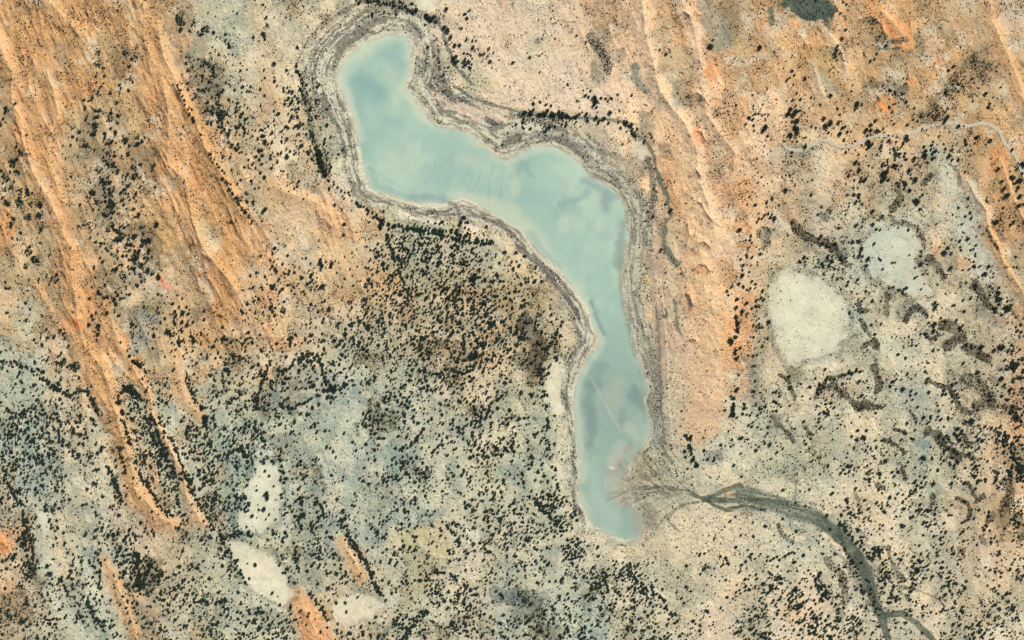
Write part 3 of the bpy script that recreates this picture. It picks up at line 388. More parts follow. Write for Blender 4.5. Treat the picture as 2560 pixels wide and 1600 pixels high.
# creek: a fan of wandering channels
cmask = np.zeros(X.shape)
for j, (pts, r) in enumerate(CREEK):
    b = box(pts, r * 3 + 20); x = X[b]; y = Y[b]
    d, t = seg_dist(x, y, pts)
    if j == 3: rr = np.interp(t, [0, 1, 3, 5, 8, 10, 12, 14], [17, 20, 20, 17, 17, 15, 10, 8])
    else: rr = r
    n = 3.5 * fbm(x / 22, y / 22, 3, 3)
    m = sstep(1.25, .7, (d + n) / rr)
    gx = np.gradient(d + n, axis=1); sg = d + n
    fil = vn(t * 1.2 + 9, sg / 2.6 + 2 * fbm(x / 30, y / 30, 5, 2), 7)
    fil = .6 * fil + .4 * vn(t * 3, sg / 1.6, 3); c = alb((76,90,76)) * (.45 + 1.0 * fil)[..., None]; fw = sstep(.5, .8, fil + .25 * fbm(x / 20, y / 20, 6, 3))[..., None] * .5; c = c * (1 - fw) + alb((150,152,128)) * fw
    if j == 3:
        up = sstep(6, 2, t)[..., None] * .55; c = c * (1 - up) + alb((140,146,124)) * (.6 + .8 * fil)[..., None] * up
    mm = (m * .88)[..., None]
    COL[b] = COL[b] * (1 - mm) + c * mm
    Z[b] -= m * 1.2 * (.6 + .8 * fil); SCRB[b] = SCRB[b] * (1 - m) + .5 * m
    cmask[b] = np.maximum(cmask[b], m); REG[b] = np.where((m > .5) & (REG[b] < 60), 2, REG[b])
for c_, r_, a_, pts in [((176,182,160),14,.7,[(1600,1330),(1600,1290),(1590,1262)]),((158,150,130),26,.6,[(1570,1215),(1600,1180),(1600,1150)]),((150,142,124),18,.6,[(1600,1235),(1620,1280),(1625,1310)]),
      ((176,182,162),14,.6,[(1545,1190),(1565,1150),(1590,1125)]),((172,176,154),12,.6,[(1640,1110),(1655,1150),(1680,1190)]),((150,150,128),22,.45,[(1660,1230),(1700,1215),(1720,1250)])]: stroke(c_, r_, a_, .6, pts, .8)
# fine feeder channels on the delta, fanning out into the lake
fans = []
for i in range(46):
    a = rng.uniform(-.55, .95); L = rng.uniform(40, 120); x0, y0 = (1700 + rng.uniform(-60, 40), 1228 + rng.uniform(-6, 10))
    pp = [(x0, y0)]; ang = math.pi - a * .35
    for s in range(9):
        ang += (math.pi - a * 1.3 - ang) * .25 + rng.normal(0, .12)
        pp.append((pp[-1][0] + math.cos(ang) * L / 6, pp[-1][1] - math.sin(ang) * L / 6 * (1 if a > 0 else 1)))
    fans.append(pp)
for pp in fans:
    c = (120,116,98) if rng.random() < .7 else (214,204,172)
    stroke(c, rng.uniform(.8, 1.7), .55, 1, pp, .8)
for i in range(26):                                                   # braids along the flat beside the creek
    x0 = rng.uniform(1770, 1880); y0 = rng.uniform(1232, 1262); pp = [(x0, y0)]
    for s in range(7): pp.append((pp[-1][0] + 24, pp[-1][1] + 3.5 + rng.normal(0, 3)))
    stroke((86,96,80) if i % 3 else (196,190,160), rng.uniform(1, 2.2), .6, 1, pp, .8)
for pts in ([(1700,1330),(1668,1300),(1690,1272),(1720,1258),(1756,1252)], [(1640,1320),(1665,1290),(1700,1262),(1740,1256)]): stroke((104,108,90), 3, .6, 1, pts, .7)
# track edges disturb the soil a little
stroke((222,206,172), 6, .35, 0, ROAD, .8)
# basin
Z += np.clip(sdf, 0, 60) * .035
Z = np.where(sd_ < 6, np.minimum(Z, .15 + np.clip(sd_, -12, 6) * .12), Z)
Z = np.where((sd_ >= 6) & (sd_ < 14), np.maximum(Z, .3) * 1.0, Z)
Z = np.where(sd_ >= 14, np.maximum(Z, .35), Z)
# light soil grain held per vertex
COL *= (1 + .10 * (rng.random(X.shape) - .5) * 2)[..., None]
COL = np.clip(COL, .015, .8)
def hz(px, py):
    i = int(np.clip(np.searchsorted(AX, px), 1, len(AX) - 1)); j = int(np.clip(np.searchsorted(AY, py), 1, len(AY) - 1)); return float(Z[j, i])
def hzv(px, py):
    fi = (px + 100) / 2.0 + np.searchsorted(AX, -100); fj = (py + 100) / 2.0 + np.searchsorted(AY, -100)
    i = fi.astype(int); j = fj.astype(int); u = fi - i; v = fj - j
    return (Z[j, i] * (1 - u) + Z[j, i + 1] * u) * (1 - v) + (Z[j + 1, i] * (1 - u) + Z[j + 1, i + 1] * u) * v

# ------------------------------------------------------------------ materials
def mat(name): m = bpy.data.materials.new(name); m.use_nodes = True; return m
def nodes(m): return m.node_tree.nodes, m.node_tree.links, m.node_tree.nodes['Principled BSDF']
def ground_mat(name, grain=.5, rough=.95, bump=.5, spec=.1):
    m = mat(name); n, l, b = nodes(m)
    at = n.new('ShaderNodeAttribute'); at.attribute_name = 'soil'
    tc = n.new('ShaderNodeTexCoord')
    n1 = n.new('ShaderNodeTexNoise'); n1.inputs['Scale'].default_value = .33; n1.inputs['Detail'].default_value = 4; n1.inputs['Roughness'].default_value = .7
    mr = n.new('ShaderNodeMapRange'); mr.inputs['From Min'].default_value = .34; mr.inputs['From Max'].default_value = .66
    mr.inputs['To Min'].default_value = 1 - grain; mr.inputs['To Max'].default_value = 1 + grain * .55
    mx = n.new('ShaderNodeVectorMath'); mx.operation = 'SCALE'
    l.new(tc.outputs['Object'], n1.inputs['Vector']); l.new(n1.outputs['Fac'], mr.inputs['Value'])
    l.new(at.outputs['Color'], mx.inputs[0]); l.new(mr.outputs[0], mx.inputs['Scale']); l.new(mx.outputs[0], b.inputs['Base Color'])
    n2 = n.new('ShaderNodeTexNoise'); n2.inputs['Scale'].default_value = .12; n2.inputs['Detail'].default_value = 5; l.new(tc.outputs['Object'], n2.inputs['Vector'])
    bp = n.new('ShaderNodeBump'); bp.inputs['Strength'].default_value = bump; bp.inputs['Distance'].default_value = 2.5
    l.new(n2.outputs['Fac'], bp.inputs['Height']); l.new(bp.outputs[0], b.inputs['Normal'])
    b.inputs['Roughness'].default_value = rough; b.inputs['Specular IOR Level'].default_value = spec
    return m
M_soil = ground_mat('desert_soil', .30, .95, .8); M_lake = ground_mat('lake_water', .05, .55, .04, .25); M_pan = ground_mat('clay', .12, .9, .15)
def leaf_mat(name, c1, c2):
    m = mat(name); n, l, b = nodes(m)
    g = n.new('ShaderNodeNewGeometry'); oi = n.new('ShaderNodeObjectInfo'); no = n.new('ShaderNodeTexNoise'); no.inputs['Scale'].default_value = .35; no.inputs['Detail'].default_value = 4
    l.new(g.outputs['Position'], no.inputs['Vector'])
    cr = n.new('ShaderNodeValToRGB'); cr.color_ramp.elements[0].color = (*c1, 1); cr.color_ramp.elements[1].color = (*c2, 1)
    cr.color_ramp.elements[0].position = .35; cr.color_ramp.elements[1].position = .7
    l.new(no.outputs['Fac'], cr.inputs[0]); l.new(cr.outputs[0], b.inputs['Base Color'])
    b.inputs['Roughness'].default_value = .9; b.inputs['Specular IOR Level'].default_value = .1; return m
M_leaf = leaf_mat('dark_foliage', (.010, .019, .013), (.028, .038, .025))
M_scrub = leaf_mat('scrub_foliage', (.016, .017, .012), (.050, .048, .032))
M_bark = leaf_mat('bark', (.06, .045, .03), (.12, .09, .06))

# ------------------------------------------------------------------ mesh builders
def raw_mesh(name, co, faces, k, m, attr=None, smooth=False):
    me = bpy.data.meshes.new(name); n = len(co); f = len(faces)
    me.vertices.add(n); me.vertices.foreach_set('co', np.ascontiguousarray(co, np.float32).ravel())
    me.loops.add(f * k); me.loops.foreach_set('vertex_index', np.ascontiguousarray(faces, np.int32).ravel())
    me.polygons.add(f); me.polygons.foreach_set('loop_start', np.arange(0, f * k, k, dtype=np.int32))
    me.polygons.foreach_set('use_smooth', np.full(f, smooth, bool))
    me.update(calc_edges=True)
    if attr is not None:
        a = me.attributes.new('soil', 'FLOAT_COLOR', 'POINT')
        a.data.foreach_set('color', np.concatenate([attr, np.ones((n, 1))], 1).astype(np.float32).ravel())
    me.materials.append(m); return me
def link(name, me, parent=None, **props):
    o = bpy.data.objects.new(name, me); scn.collection.objects.link(o)
    if parent is not None: o.parent = parent
    for k, v in props.items(): o[k] = v
    return o
ny, nx = X.shape
idx = np.arange(ny * nx).reshape(ny, nx)
F = np.stack([idx[1:, :-1], idx[1:, 1:], idx[:-1, 1:], idx[:-1, :-1]], -1).reshape(-1, 4)
FR = REG[:-1, :-1].ravel()
CO = np.stack([X - 1280, 800 - Y, Z], -1).reshape(-1, 3); CC = COL.reshape(-1, 3)
def sub(name, fsel, m, **props):
    f = F[fsel]
    if len(f) == 0: return None
    u, inv = np.unique(f.ravel(), return_inverse=True)
    return link(name, raw_mesh(name, CO[u], inv.reshape(-1, 4), 4, m, CC[u]), None, kind='structure', **props)
sub('desert_ground', FR == 0, M_soil, label='flat semi-desert ground of pale clay and orange sand around the lake', category='ground')
sub('lake_shore', FR == 1, M_soil, label='grey and cream banded old shorelines ringing the lake', category='shore')
sub('creek_bed', FR == 2, M_soil, label='dark green winding creek bed entering the lake from the lower right', category='creek')
for i, dn in enumerate(DUNES): sub('sand_dune', FR == 10 + i, M_soil, label=dn[3], category='dune', group='sand dunes running down the plain')
for i in range(len(PANS)): sub('claypan', FR == 60 + i, M_pan, label=PAN_D[i], category='claypan', group='bare claypans')

# lake surface: its own level sheet, slightly wider than the waterline, buried at its edge by the banks
LC = np.empty(X.shape + (3,)); LC[:] = alb((174,203,181))
n1 = fbm(X / 110, Y / 110, 3, 4); n2 = fbm(X / 34, Y / 34, 5, 4); n3 = fbm((X + Y * .5) / 16, (Y - X * .4) / 50, 7, 3)
a = sstep(-.1, .5, n1 + .35 * n2)[..., None] * .5; LC = LC * (1 - a) + alb((202,218,190)) * a
a = sstep(.05, .55, -n1 + .4 * n2)[..., None] * .45; LC = LC * (1 - a) + alb((156,186,174)) * a
n4 = fbm(X / 12, Y / 12, 9, 4, .65); LC *= (1 + .05 * n3 + .04 * n2 + .05 * n4)[..., None]
south = sstep(740, 960, Y)[..., None] * .62; LC = LC * (1 - south) + alb((150,170,154)) * (1 + .1 * n2)[..., None] * south
def lstroke(c, r, a, pts, soft=1.0, wob=.5):
    b = box(pts, r * 3 + 12); x = X[b]; y = Y[b]; d, _ = seg_dist(x, y, pts); d = d + r * (wob + .4) * fbm(x / (10 + r), y / (10 + r), 5, 5, .6)
    m = (sstep(r * (1 + soft * .7), r * (1 - soft), d) * a)[..., None]; LC[b] = LC[b] * (1 - m) + alb(c) * m
rimw = (sstep(-24, -6, sd_) * .8 * np.clip(.7 + .9 * fbm(X / 40, Y / 40, 8, 3), 0, 1) * (1 - np.exp(-(((X - 1575) / 60) ** 2 + ((Y - 1230) / 110) ** 2))) * np.where(X > 1540, .4, 1))[..., None]; LC = LC * (1 - rimw * .75) + alb((214,220,190)) * rimw * .75
for c, r, a, pts in [((140,178,172),26,.7,[(905,205),(940,225),(950,235)]),((146,182,174),22,.55,[(960,130),(985,140),(1005,160)]),((150,186,176),14,.5,[(895,240),(905,330),(915,400)]),
  ((150,184,176),14,.5,[(970,300),(995,305)]),((140,170,166),13,.8,[(1035,492),(1075,494),(1110,497)]),((150,180,172),9,.6,[(925,425),(940,465),(990,482),(1040,500)]),
  ((148,176,168),10,.7,[(1280,440),(1310,410),(1330,440)]),((160,190,180),30,.4,[(1300,470),(1340,500)]),((138,164,160),14,.75,[(1512,490),(1515,520)]),((146,172,166),12,.7,[(1465,455),(1500,470),(1535,490)]),
  ((146,172,166),9,.6,[(1400,510),(1450,500),(1470,480)]),((152,180,172),16,.5,[(1390,530),(1420,525)]),((212,218,186),16,.6,[(1130,485),(1200,500),(1270,520),(1320,560),(1370,640),(1420,690)]),
  ((150,182,170),8,.5,[(1322,578),(1360,630),(1400,668)]),((216,224,194),22,.6,[(850,200),(865,170),(900,125),(950,100)]),((212,220,190),12,.6,[(868,230),(885,290),(900,350)]),
  ((216,222,192),14,.6,[(1015,230),(1035,260),(1060,290)]),((206,216,188),14,.5,[(1268,405),(1285,440),(1285,480)]),((204,216,190),20,.4,[(1150,400),(1220,420)]),
  ((140,160,150),14,.75,[(1556,560),(1552,620),(1545,660)]),((150,150,118),13,.75,[(1562,640),(1562,700),(1566,760),(1572,800)]),((150,142,104),9,.7,[(1570,660),(1572,720),(1580,780)]),
  ((112,130,116),9,.5,[(1562,700),(1568,770),(1580,850),(1595,890)]),((134,158,148),6,.8,[(1478,755),(1486,775),(1496,805),(1510,835)]),((126,152,144),15,.75,[(1475,965),(1470,1000),(1480,1060),(1478,1110)]),
  ((130,154,146),18,.6,[(1500,920),(1490,960)]),((122,144,138),18,.75,[(1588,975),(1595,1000),(1600,1010)]),((136,160,150),12,.6,[(1555,1030),(1560,1060)]),((180,190,166),16,.5,[(1520,985),(1540,1010),(1545,960)]),
  ((168,162,140),10,.7,[(1600,1350),(1592,1300),(1588,1262),(1545,1248)]),((168,160,140),9,.75,[(1530,1215),(1535,1180),(1556,1140),(1575,1115)]),
  ((172,166,144),24,.75,[(1600,1140),(1570,1170),(1556,1210),(1566,1250)]),((176,174,152),14,.55,[(1545,1130),(1530,1190),(1545,1250)]),((170,176,156),12,.6,[(1590,1270),(1602,1320)]),
  ((206,212,182),3.2,.35,[(1478,945),(1500,985),(1530,1040),(1550,1075)]),((196,206,180),14,.5,[(1570,1070),(1590,1090)]),((196,206,180),7,.7,[(1440,980),(1442,1040),(1450,1110),(1456,1200)]),
  ((186,206,184),26,.5,[(1480,1170),(1490,1250),(1530,1310)]),((236,232,198),4.5,.9,[(1526,1168),(1534,1170)]),((206,210,182),18,.4,[(1530,1150),(1550,1120)]),((206,208,180),16,.4,[(1530,1200),(1540,1240)]),
  ((150,162,144),8,.5,[(1600,930),(1608,990),(1612,1050)])]: lstroke(c, r, a, pts)
for pts in [P(640,400,[(1690,20),(1680,140),(1620,190),(1600,290)]),P(640,400,[(2250,30),(2200,210),(2190,390),(2200,440)]),P(640,400,[(2350,60),(2320,240),(2290,420)]),P(640,400,[(2140,20),(2110,180),(2040,300)]),
            P(640,400,[(2040,30),(1970,160),(1960,240)]),P(640,400,[(1060,60),(1150,130),(1240,190),(1370,270)]),P(1280,800,[(840,120),(960,180),(1040,200)]),P(1280,800,[(800,390),(960,460),(1150,520)]),P(1280,400,[(780,1330),(830,1460)])]:
    lstroke((120,146,140), 1.2, .3, pts, .8)
for k in range(22):                                                   # silt fingers of the delta reaching into the water
    a = rng.uniform(-.9, 1.15); q = [(1612, 1222)]; ang = math.pi - a * .3; L = rng.uniform(60, 105)
    for t_ in range(6):
        ang += (math.pi - a - ang) * .3 + rng.normal(0, .14); q.append((q[-1][0] + math.cos(ang) * L / 6, q[-1][1] - math.sin(ang) * L / 6))
    lstroke((138,126,106) if k % 3 else (206,196,168), rng.uniform(.9, 1.6), .6, q, .8)
LCf = np.clip(LC * .93 * (1 + .025 * (rng.random(X.shape) - .5) * 2)[..., None], .02, .8)
lsel = ((sd_[:-1, :-1] < 9) & (X[:-1, :-1] > 700) & (X[:-1, :-1] < 1750)).ravel()
f = F[lsel]; u, inv = np.unique(f.ravel(), return_inverse=True)
lco = CO[u].copy(); lco[:, 2] = 0.0
link('lake', raw_mesh('lake', lco, inv.reshape(-1, 4), 4, M_lake, LCf.reshape(-1, 3)[u], True), None, kind='structure', label='pale turquoise shallow lake bending across the middle', category='lake')

# track: two pale wheel-worn verges with a greyer middle, following the ground
def smooth_line(pts, step=4.0):
    pts = np.array(pts); out = []
    n = len(pts)
    for i in range(n - 1):
        p0 = pts[max(i - 1, 0)]; p1 = pts[i]; p2 = pts[i + 1]; p3 = pts[min(i + 2, n - 1)]
        q = max(2, int(np.hypot(*(p2 - p1)) / step))
        for s in np.arange(q) / q: out.append(.5 * ((2 * p1) + (-p0 + p2) * s + (2 * p0 - 5 * p1 + 4 * p2 - p3) * s * s + (-p0 + 3 * p1 - 3 * p2 + p3) * s ** 3))
    out.append(pts[-1]); return np.array(out)
rl = smooth_line(ROAD); tg = np.gradient(rl, axis=0); tg /= np.linalg.norm(tg, axis=1)[:, None]; nn = np.stack([-tg[:, 1], tg[:, 0]], 1)
offs = [-4.0, -2.9, -1.5, 1.5, 2.9, 4.0]; cols = [(208,192,160), (228,216,190), (202,190,164), (202,190,164), (228,216,190), (208,192,160)]
rc = []; ra = []
for i in range(len(rl)):
    zc = max(hz(*(rl[i] + nn[i] * o_)) for o_ in (-5, -2, 0, 2, 5)) + .7
    for o_, c in zip(offs, cols):
        p = rl[i] + nn[i] * (o_ + rng.normal(0, .12)); rc.append((p[0] - 1280, 800 - p[1], zc)); ra.append(alb(c) * rng.uniform(.92, 1.05))
rf = [(i * 6 + j, i * 6 + j + 1, (i + 1) * 6 + j + 1, (i + 1) * 6 + j) for i in range(len(rl) - 1) for j in range(5)]
rf = [q[::-1] for q in rf] if 0 else rf
link('dirt_road', raw_mesh('dirt_road', np.array(rc), np.array(rf), 4, ground_mat('track_dirt', .12, .95, .1), np.array(ra)), None, kind='structure', label='thin pale winding dirt track across the upper right', category='track')

# ------------------------------------------------------------------ trees
TR = []
def add(tx, ty, pts): TR.extend(P(tx, ty, pts))
add(1920,0,[(212,1035,19),(268,1052,24),(240,1088,20),(180,1080,19),(270,1140,22),(262,1225,27),(275,1258,20),(205,1275,22),(345,1385,19),(362,1297,12),(525,1120,18),(585,1155,23),(540,1190,22),(665,1155,17),(675,1265,19),(568,1255,15),(652,1027,15),(585,908,17),(840,990,24),(818,1035,15),(490,990,14),(405,925,14),
 (968,1178,16),(923,1228,19),(1033,1237,17),(1087,1215,14),(938,1284,15),(972,1278,14),(940,1345,22),(965,1372,22),(822,1337,12),(795,1357,10),(1303,1290,20),(1310,1320,17),(1690,1105,24),(1658,1150,16),(1382,1017,13),(1765,945,9),(2050,888,17),(2195,825,12),(1795,1193,16),(1980,1290,17),(2090,1330,16),(1545,1368,15),(1480,1430,22),(1478,1475,22),(1558,1440,18),(1710,1475,20),(1380,1495,18),(1235,1458,16),(1210,1345,14),(730,1440,14),(857,1462,13),(650,440,18),(645,485,16)])
add(1920,400,[(830,20,18),(858,35,14),(858,98,17),(1085,130,24),(1118,110,22),(1105,165,20),(1105,52,13),(1192,50,19),(1202,78,13),(1335,100,19),(1372,10,15),(1385,47,13),(1390,182,22),(1352,172,13),(885,165,14),(912,182,18),(946,150,10),(813,190,11),(1505,25,15),(420,185,12),(165,285,20),(172,140,10),(130,160,10),(258,242,10),
 (1858,110,14),(1392,380,19),(1420,390,16),(1408,412,16),(1460,325,13),(1883,360,15),(1890,436,14),(1908,500,14),(1916,545,15),(1860,535,14),(1833,600,14),(1592,603,12),(1793,452,14),(1993,626,12),(2028,700,12),
 (2165,85,17),(2400,45,26),(2300,165,26),(2368,190,20),(2223,268,18),(2250,335,24),(2360,255,16),(2370,350,28),(2360,430,22),(2070,390,14),(2150,590,22),(987,482,17),(1077,530,16),(820,410,15),(768,410,11),(952,380,11),(22,545,14),(62,550,20),(187,712,13),
 (860,905,16),(943,928,19),(880,850,16),(790,785,14),(1045,925,11),(1083,1027,14),(1170,968,13),(1200,972,12),(1230,637,12),(1325,662,14),(1052,658,14),(1022,655,13),(990,605,16),(1440,905,15),(1442,980,21),(1395,1012,14),(1332,900,12),(1450,858,14),(1410,1100,12),(1182,1193,14),(1447,1220,13),(1600,1175,13),(1665,875,22),(1505,1072,11),
 (340,920,16),(350,960,15),(348,995,12),(370,925,12),(480,965,15),(515,965,12),(488,1020,12),(628,1028,14),(612,1102,13),(527,1070,12),(760,1147,13),(792,1245,12),(905,1305,13),(1070,1333,13),(818,1417,12),(963,1250,11),
 (1915,850,15),(1945,840,12),(1820,855,14),(1965,803,14),(1885,740,16),(1965,720,10),(2078,1007,16),(1900,1025,14),(2050,1070,16),(2020,1085,15),(1960,908,11),(1897,935,12),(2090,1190,16),(2175,1255,20),(2178,1208,15),(2090,1278,15),(2180,1315,22),(2252,1405,30),(2258,1330,14),(1575,1350,18),(1605,1355,15),(1580,1390,17),(1725,1020,18)])
add(1920,800,[(1068,35,14),(1395,90,13),(1568,35,22),(1565,95,18),(1330,152,12),(1838,45,13),(2388,40,14),(2390,110,14),(2205,250,28),(2130,285,18),(2012,250,22),(2310,430,32),(2350,410,22),(2200,550,20),(2228,612,20),(2290,652,18),(2345,920,32),
 (1272,645,19),(860,577,16),(885,705,16),(818,692,12),(1342,710,15),(1308,513,13),(1680,698,15),(1602,803,13),(1605,912,14),(1540,905,15),(1530,925,15),(1470,912,16),(1510,965,16),(1683,1090,16),(1790,1025,19),(1830,1040,16),(1795,1085,18),(1805,1130,17),(1920,955,28),
 (1010,1138,14),(900,1100,18),(915,1120,15),(1023,1205,14),(1125,1245,14),(1205,1270,14),(1098,1275,12),(1010,1308,12),(1063,1330,13),(1115,1330,16),(1393,1388,13),(1470,1295,20),(1545,1295,14),(1862,1395,15),(1942,1398,16),(2370,1390,34),(2395,1420,28),(568,1370,14),(490,1455,12),(730,1450,14),(325,715,12),(250,1023,12),(137,1213,13),(18,1172,16),(305,1243,11),(548,910,12),(465,812,12),(658,1020,11)])
add(1280,0,[(265,1085,20),(303,1083,21),(385,1080,28),(465,1085,28),(515,1095,20),(606,1102,19),(705,1080,17),(797,1115,19),(868,1118,18),(928,1060,18),(120,1070,20),(175,1065,22),(775,930,25),(795,960,20),(775,990,18),(800,1015,15),(265,965,14),(213,922,12),(370,998,14),(740,853,14),(886,933,12),(943,932,13),(908,953,13),(1130,903,13),(997,893,12),(1080,1165,20),(1130,1180,18),(530,795,13),(612,335,15),(263,525,12),(260,682,12),(1878,440,24),(2335,450,20),(2378,1225,22),(2400,1200,20)])
add(640,0,[(68,48,14),(93,65,10),(107,235,14),(75,315,16),(173,603,17),(78,665,14),(1800,90,18),(1780,262,22),(1808,290,24),(1838,352,18),(1880,430,17),(1862,560,22),(1880,595,22),(1970,578,18),(1610,150,18),(1650,180,20),(1680,160,16),(1520,90,16),(1180,50,14),(265,830,15),(268,858,15),(350,870,16),(310,930,18),(480,870,14),(420,845,16),(450,930,14),(335,970,16),(345,1030,14),(45,840,13),(50,1000,12),(345,1098,16),(397,1182,15),(300,1310,18),(375,1330,12),(285,1410,15),(245,1330,14),(300,1475,20),(590,1440,22),(615,1455,20),(155,1248,13),(117,1195,14),(90,1340,20),(480,1265,14)])
add(640,400,[(600,20,20),(620,50,20),(640,90,22),(670,135,18),(690,195,15),(735,232,12),(773,257,13),(812,291,15),(845,308,13),(877,303,15),(885,335,13),(450,370,13),(368,270,14),(297,242,11),(85,160,16),(75,480,18),(95,462,17),(970,418,14),(1070,475,15),(1140,520,16),(1200,565,19),(1175,610,18),(1180,640,18),(1290,715,15),
 (280,1072,15),(222,1128,18),(160,1190,28),(95,1097,15),(525,1085,18),(720,975,24),(608,970,18),(625,1000,18),(520,970,14),(1080,950,14),(912,877,12),(1088,853,11),(1205,980,19),(635,1190,22),(525,1222,15),(440,1112,16),(2040,1110,22),(2065,1090,20),(2070,1125,18),(1620,1293,19),(1775,1228,17),(1890,1225,18),(1925,1235,17),(2020,1315,17),(1725,985,20)])
add(1280,400,[(2150,660,19),(2382,520,14),(2360,548,14),(2332,550,13),(2318,585,14),(2260,715,14),(2243,760,14),(2268,782,14),(2227,828,13),(2215,892,15),(2165,940,15),(2185,990,17),(2180,1035,14),(2245,1052,13),(2172,1090,18),(2030,1237,14),(2073,1190,12),(2300,1170,14),(2255,1208,13),(2220,1225,12),(2357,160,11),(2238,348,10),(1498,475,18),(1583,573,10),(2215,1350,17),(2115,1390,18),(2110,1480,17),(2180,1425,18)])
add(1280,800,[(2130,40,20),(2125,90,17),(2105,155,13),(2055,190,20),(2080,205,19),(2110,320,14),(2125,370,14),(2140,515,14),(2125,650,19),(2090,830,22),(2085,880,22),(2125,920,14),(2022,765,12),(2018,845,13),(2265,1003,15),(2080,1125,15),(2140,1115,14),(2015,1182,12),(2165,1258,14),(2068,1195,12),(1600,857,11),(1690,1095,16),(1690,1130,14),(1680,1190,20),(1690,1230,15),(1640,1295,14),(1700,1320,17),(1750,1365,17),(345,500,17),(350,440,15),(345,265,14),(90,680,18),(175,690,15),(195,712,16),(275,1135,15),(65,1185,14)])
add(0,800,[(1300,395,24),(1270,385,18),(1330,415,18),(1165,870,26),(1235,655,24),(1200,645,20),(1260,690,20),(1140,770,20),(770,1080,20),(705,1055,20),(770,895,16),(1430,605,14),(1450,265,14),(1460,145,18),(1840,185,22),(1700,200,20),(1590,110,24),(1645,145,15),(1775,45,18),(1730,15,18),(850,40,18),(940,55,20),(590,305,15),(590,305,14),(1150,210,12),(1210,290,14),(1235,335,16),(1000,1195,10),(910,1170,14),(888,1420,11),(975,1195,16),(1945,950,26),(1930,910,22),(1910,830,20),(1220,1150,16)] )
add(0,400,[(1505,1105,22),(1410,760,24),(1280,715,22),(1320,860,22),(1415,855,20),(1285,930,22),(1340,990,22),(1400,1040,24),(1320,515,20),(390,415,30),(320,925,22),(1120,1270,18),(1085,1310,16),(1735,1440,22),(1490,600,22),(885,305,26),(1110,1030,20),(1190,830,11),(940,1240,16),(1020,1440,16)])
add(0,1200,[(905,300,15),(915,330,16),(1230,465,17),(1030,515,18),(1080,505,17),(1125,500,17),(820,497,14),(645,680,16),(455,805,18),(470,880,20),(1300,700,28),(1310,780,26),(1330,890,26),(1320,970,28),(1420,800,26),(1180,865,22),(1395,870,22),(825,225,16),(960,648,13),(995,750,14),(975,1090,14),(990,1330,18),(1700,445,17),(2390,330,18)])
add(640,1200,[(100,130,26),(110,165,18),(80,270,20),(843,360,17),(1045,372,13),(945,535,15),(1050,545,14),(605,745,15),(1265,780,15),(1240,650,14),(440,330,28),(425,160,18),(435,200,18),(685,1010,18),(968,1100,15),(850,1152,15),(485,1358,15),(678,1388,15),(1075,1350,15),(1540,255,15),(1225,552,12),(1240,50,15),(2170,600,18),(1160,1470,18),(775,1355,14),(1435,1028,12)])
add(1920,1200,[(915,183,14),(755,255,15),(1425,270,15),(1200,168,13),(1738,330,13),(1888,445,14),(905,535,14),(1425,612,15),(1420,750,15),(1400,850,28),(1635,905,16),(1670,1075,18),(1185,1108,15),(1350,1435,13),(2052,825,15),(1835,400,13),(1655,540,14),(1095,15,14),(1565,30,18),(490,870,18),(480,905,18),(540,1070,28),(290,1180,30),(260,1020,22),(518,245,11),(305,100,11),(158,1262,16),(850,230,10)])
add(640,800,[(1070,75,18),(1000,160,15),(850,130,20),(740,195,17),(830,195,14),(660,305,14),(720,640,24),(690,655,20),(650,655,18),(385,640,16),(740,660,20),(2225,1090,14),(2275,1210,18),(2030,1295,17),(1640,1200,14),(1220,770,16),(2290,740,18),(675,1195,17),(1200,1470,16),(1950,1455,18),(830,1480,16),(2080,340,18),(2030,360,18),(545,610,18),(530,820,16),(1845,135,20),(2085,185,20)])
TR = [t for t in TR if len(t) == 3 and 4 < t[0] < 2556 and 4 < t[1] < 1596]
TR.sort(key=lambda t: -t[2])
# drop near-duplicates, then keep the 300 largest as individual trees
keep = []
for t in TR:
    if all((t[0] - q[0]) ** 2 + (t[1] - q[1]) ** 2 > (0.55 * (t[2] + q[2])) ** 2 for q in keep): keep.append(t)
IND = keep[:300]; EXTRA = keep[300:]

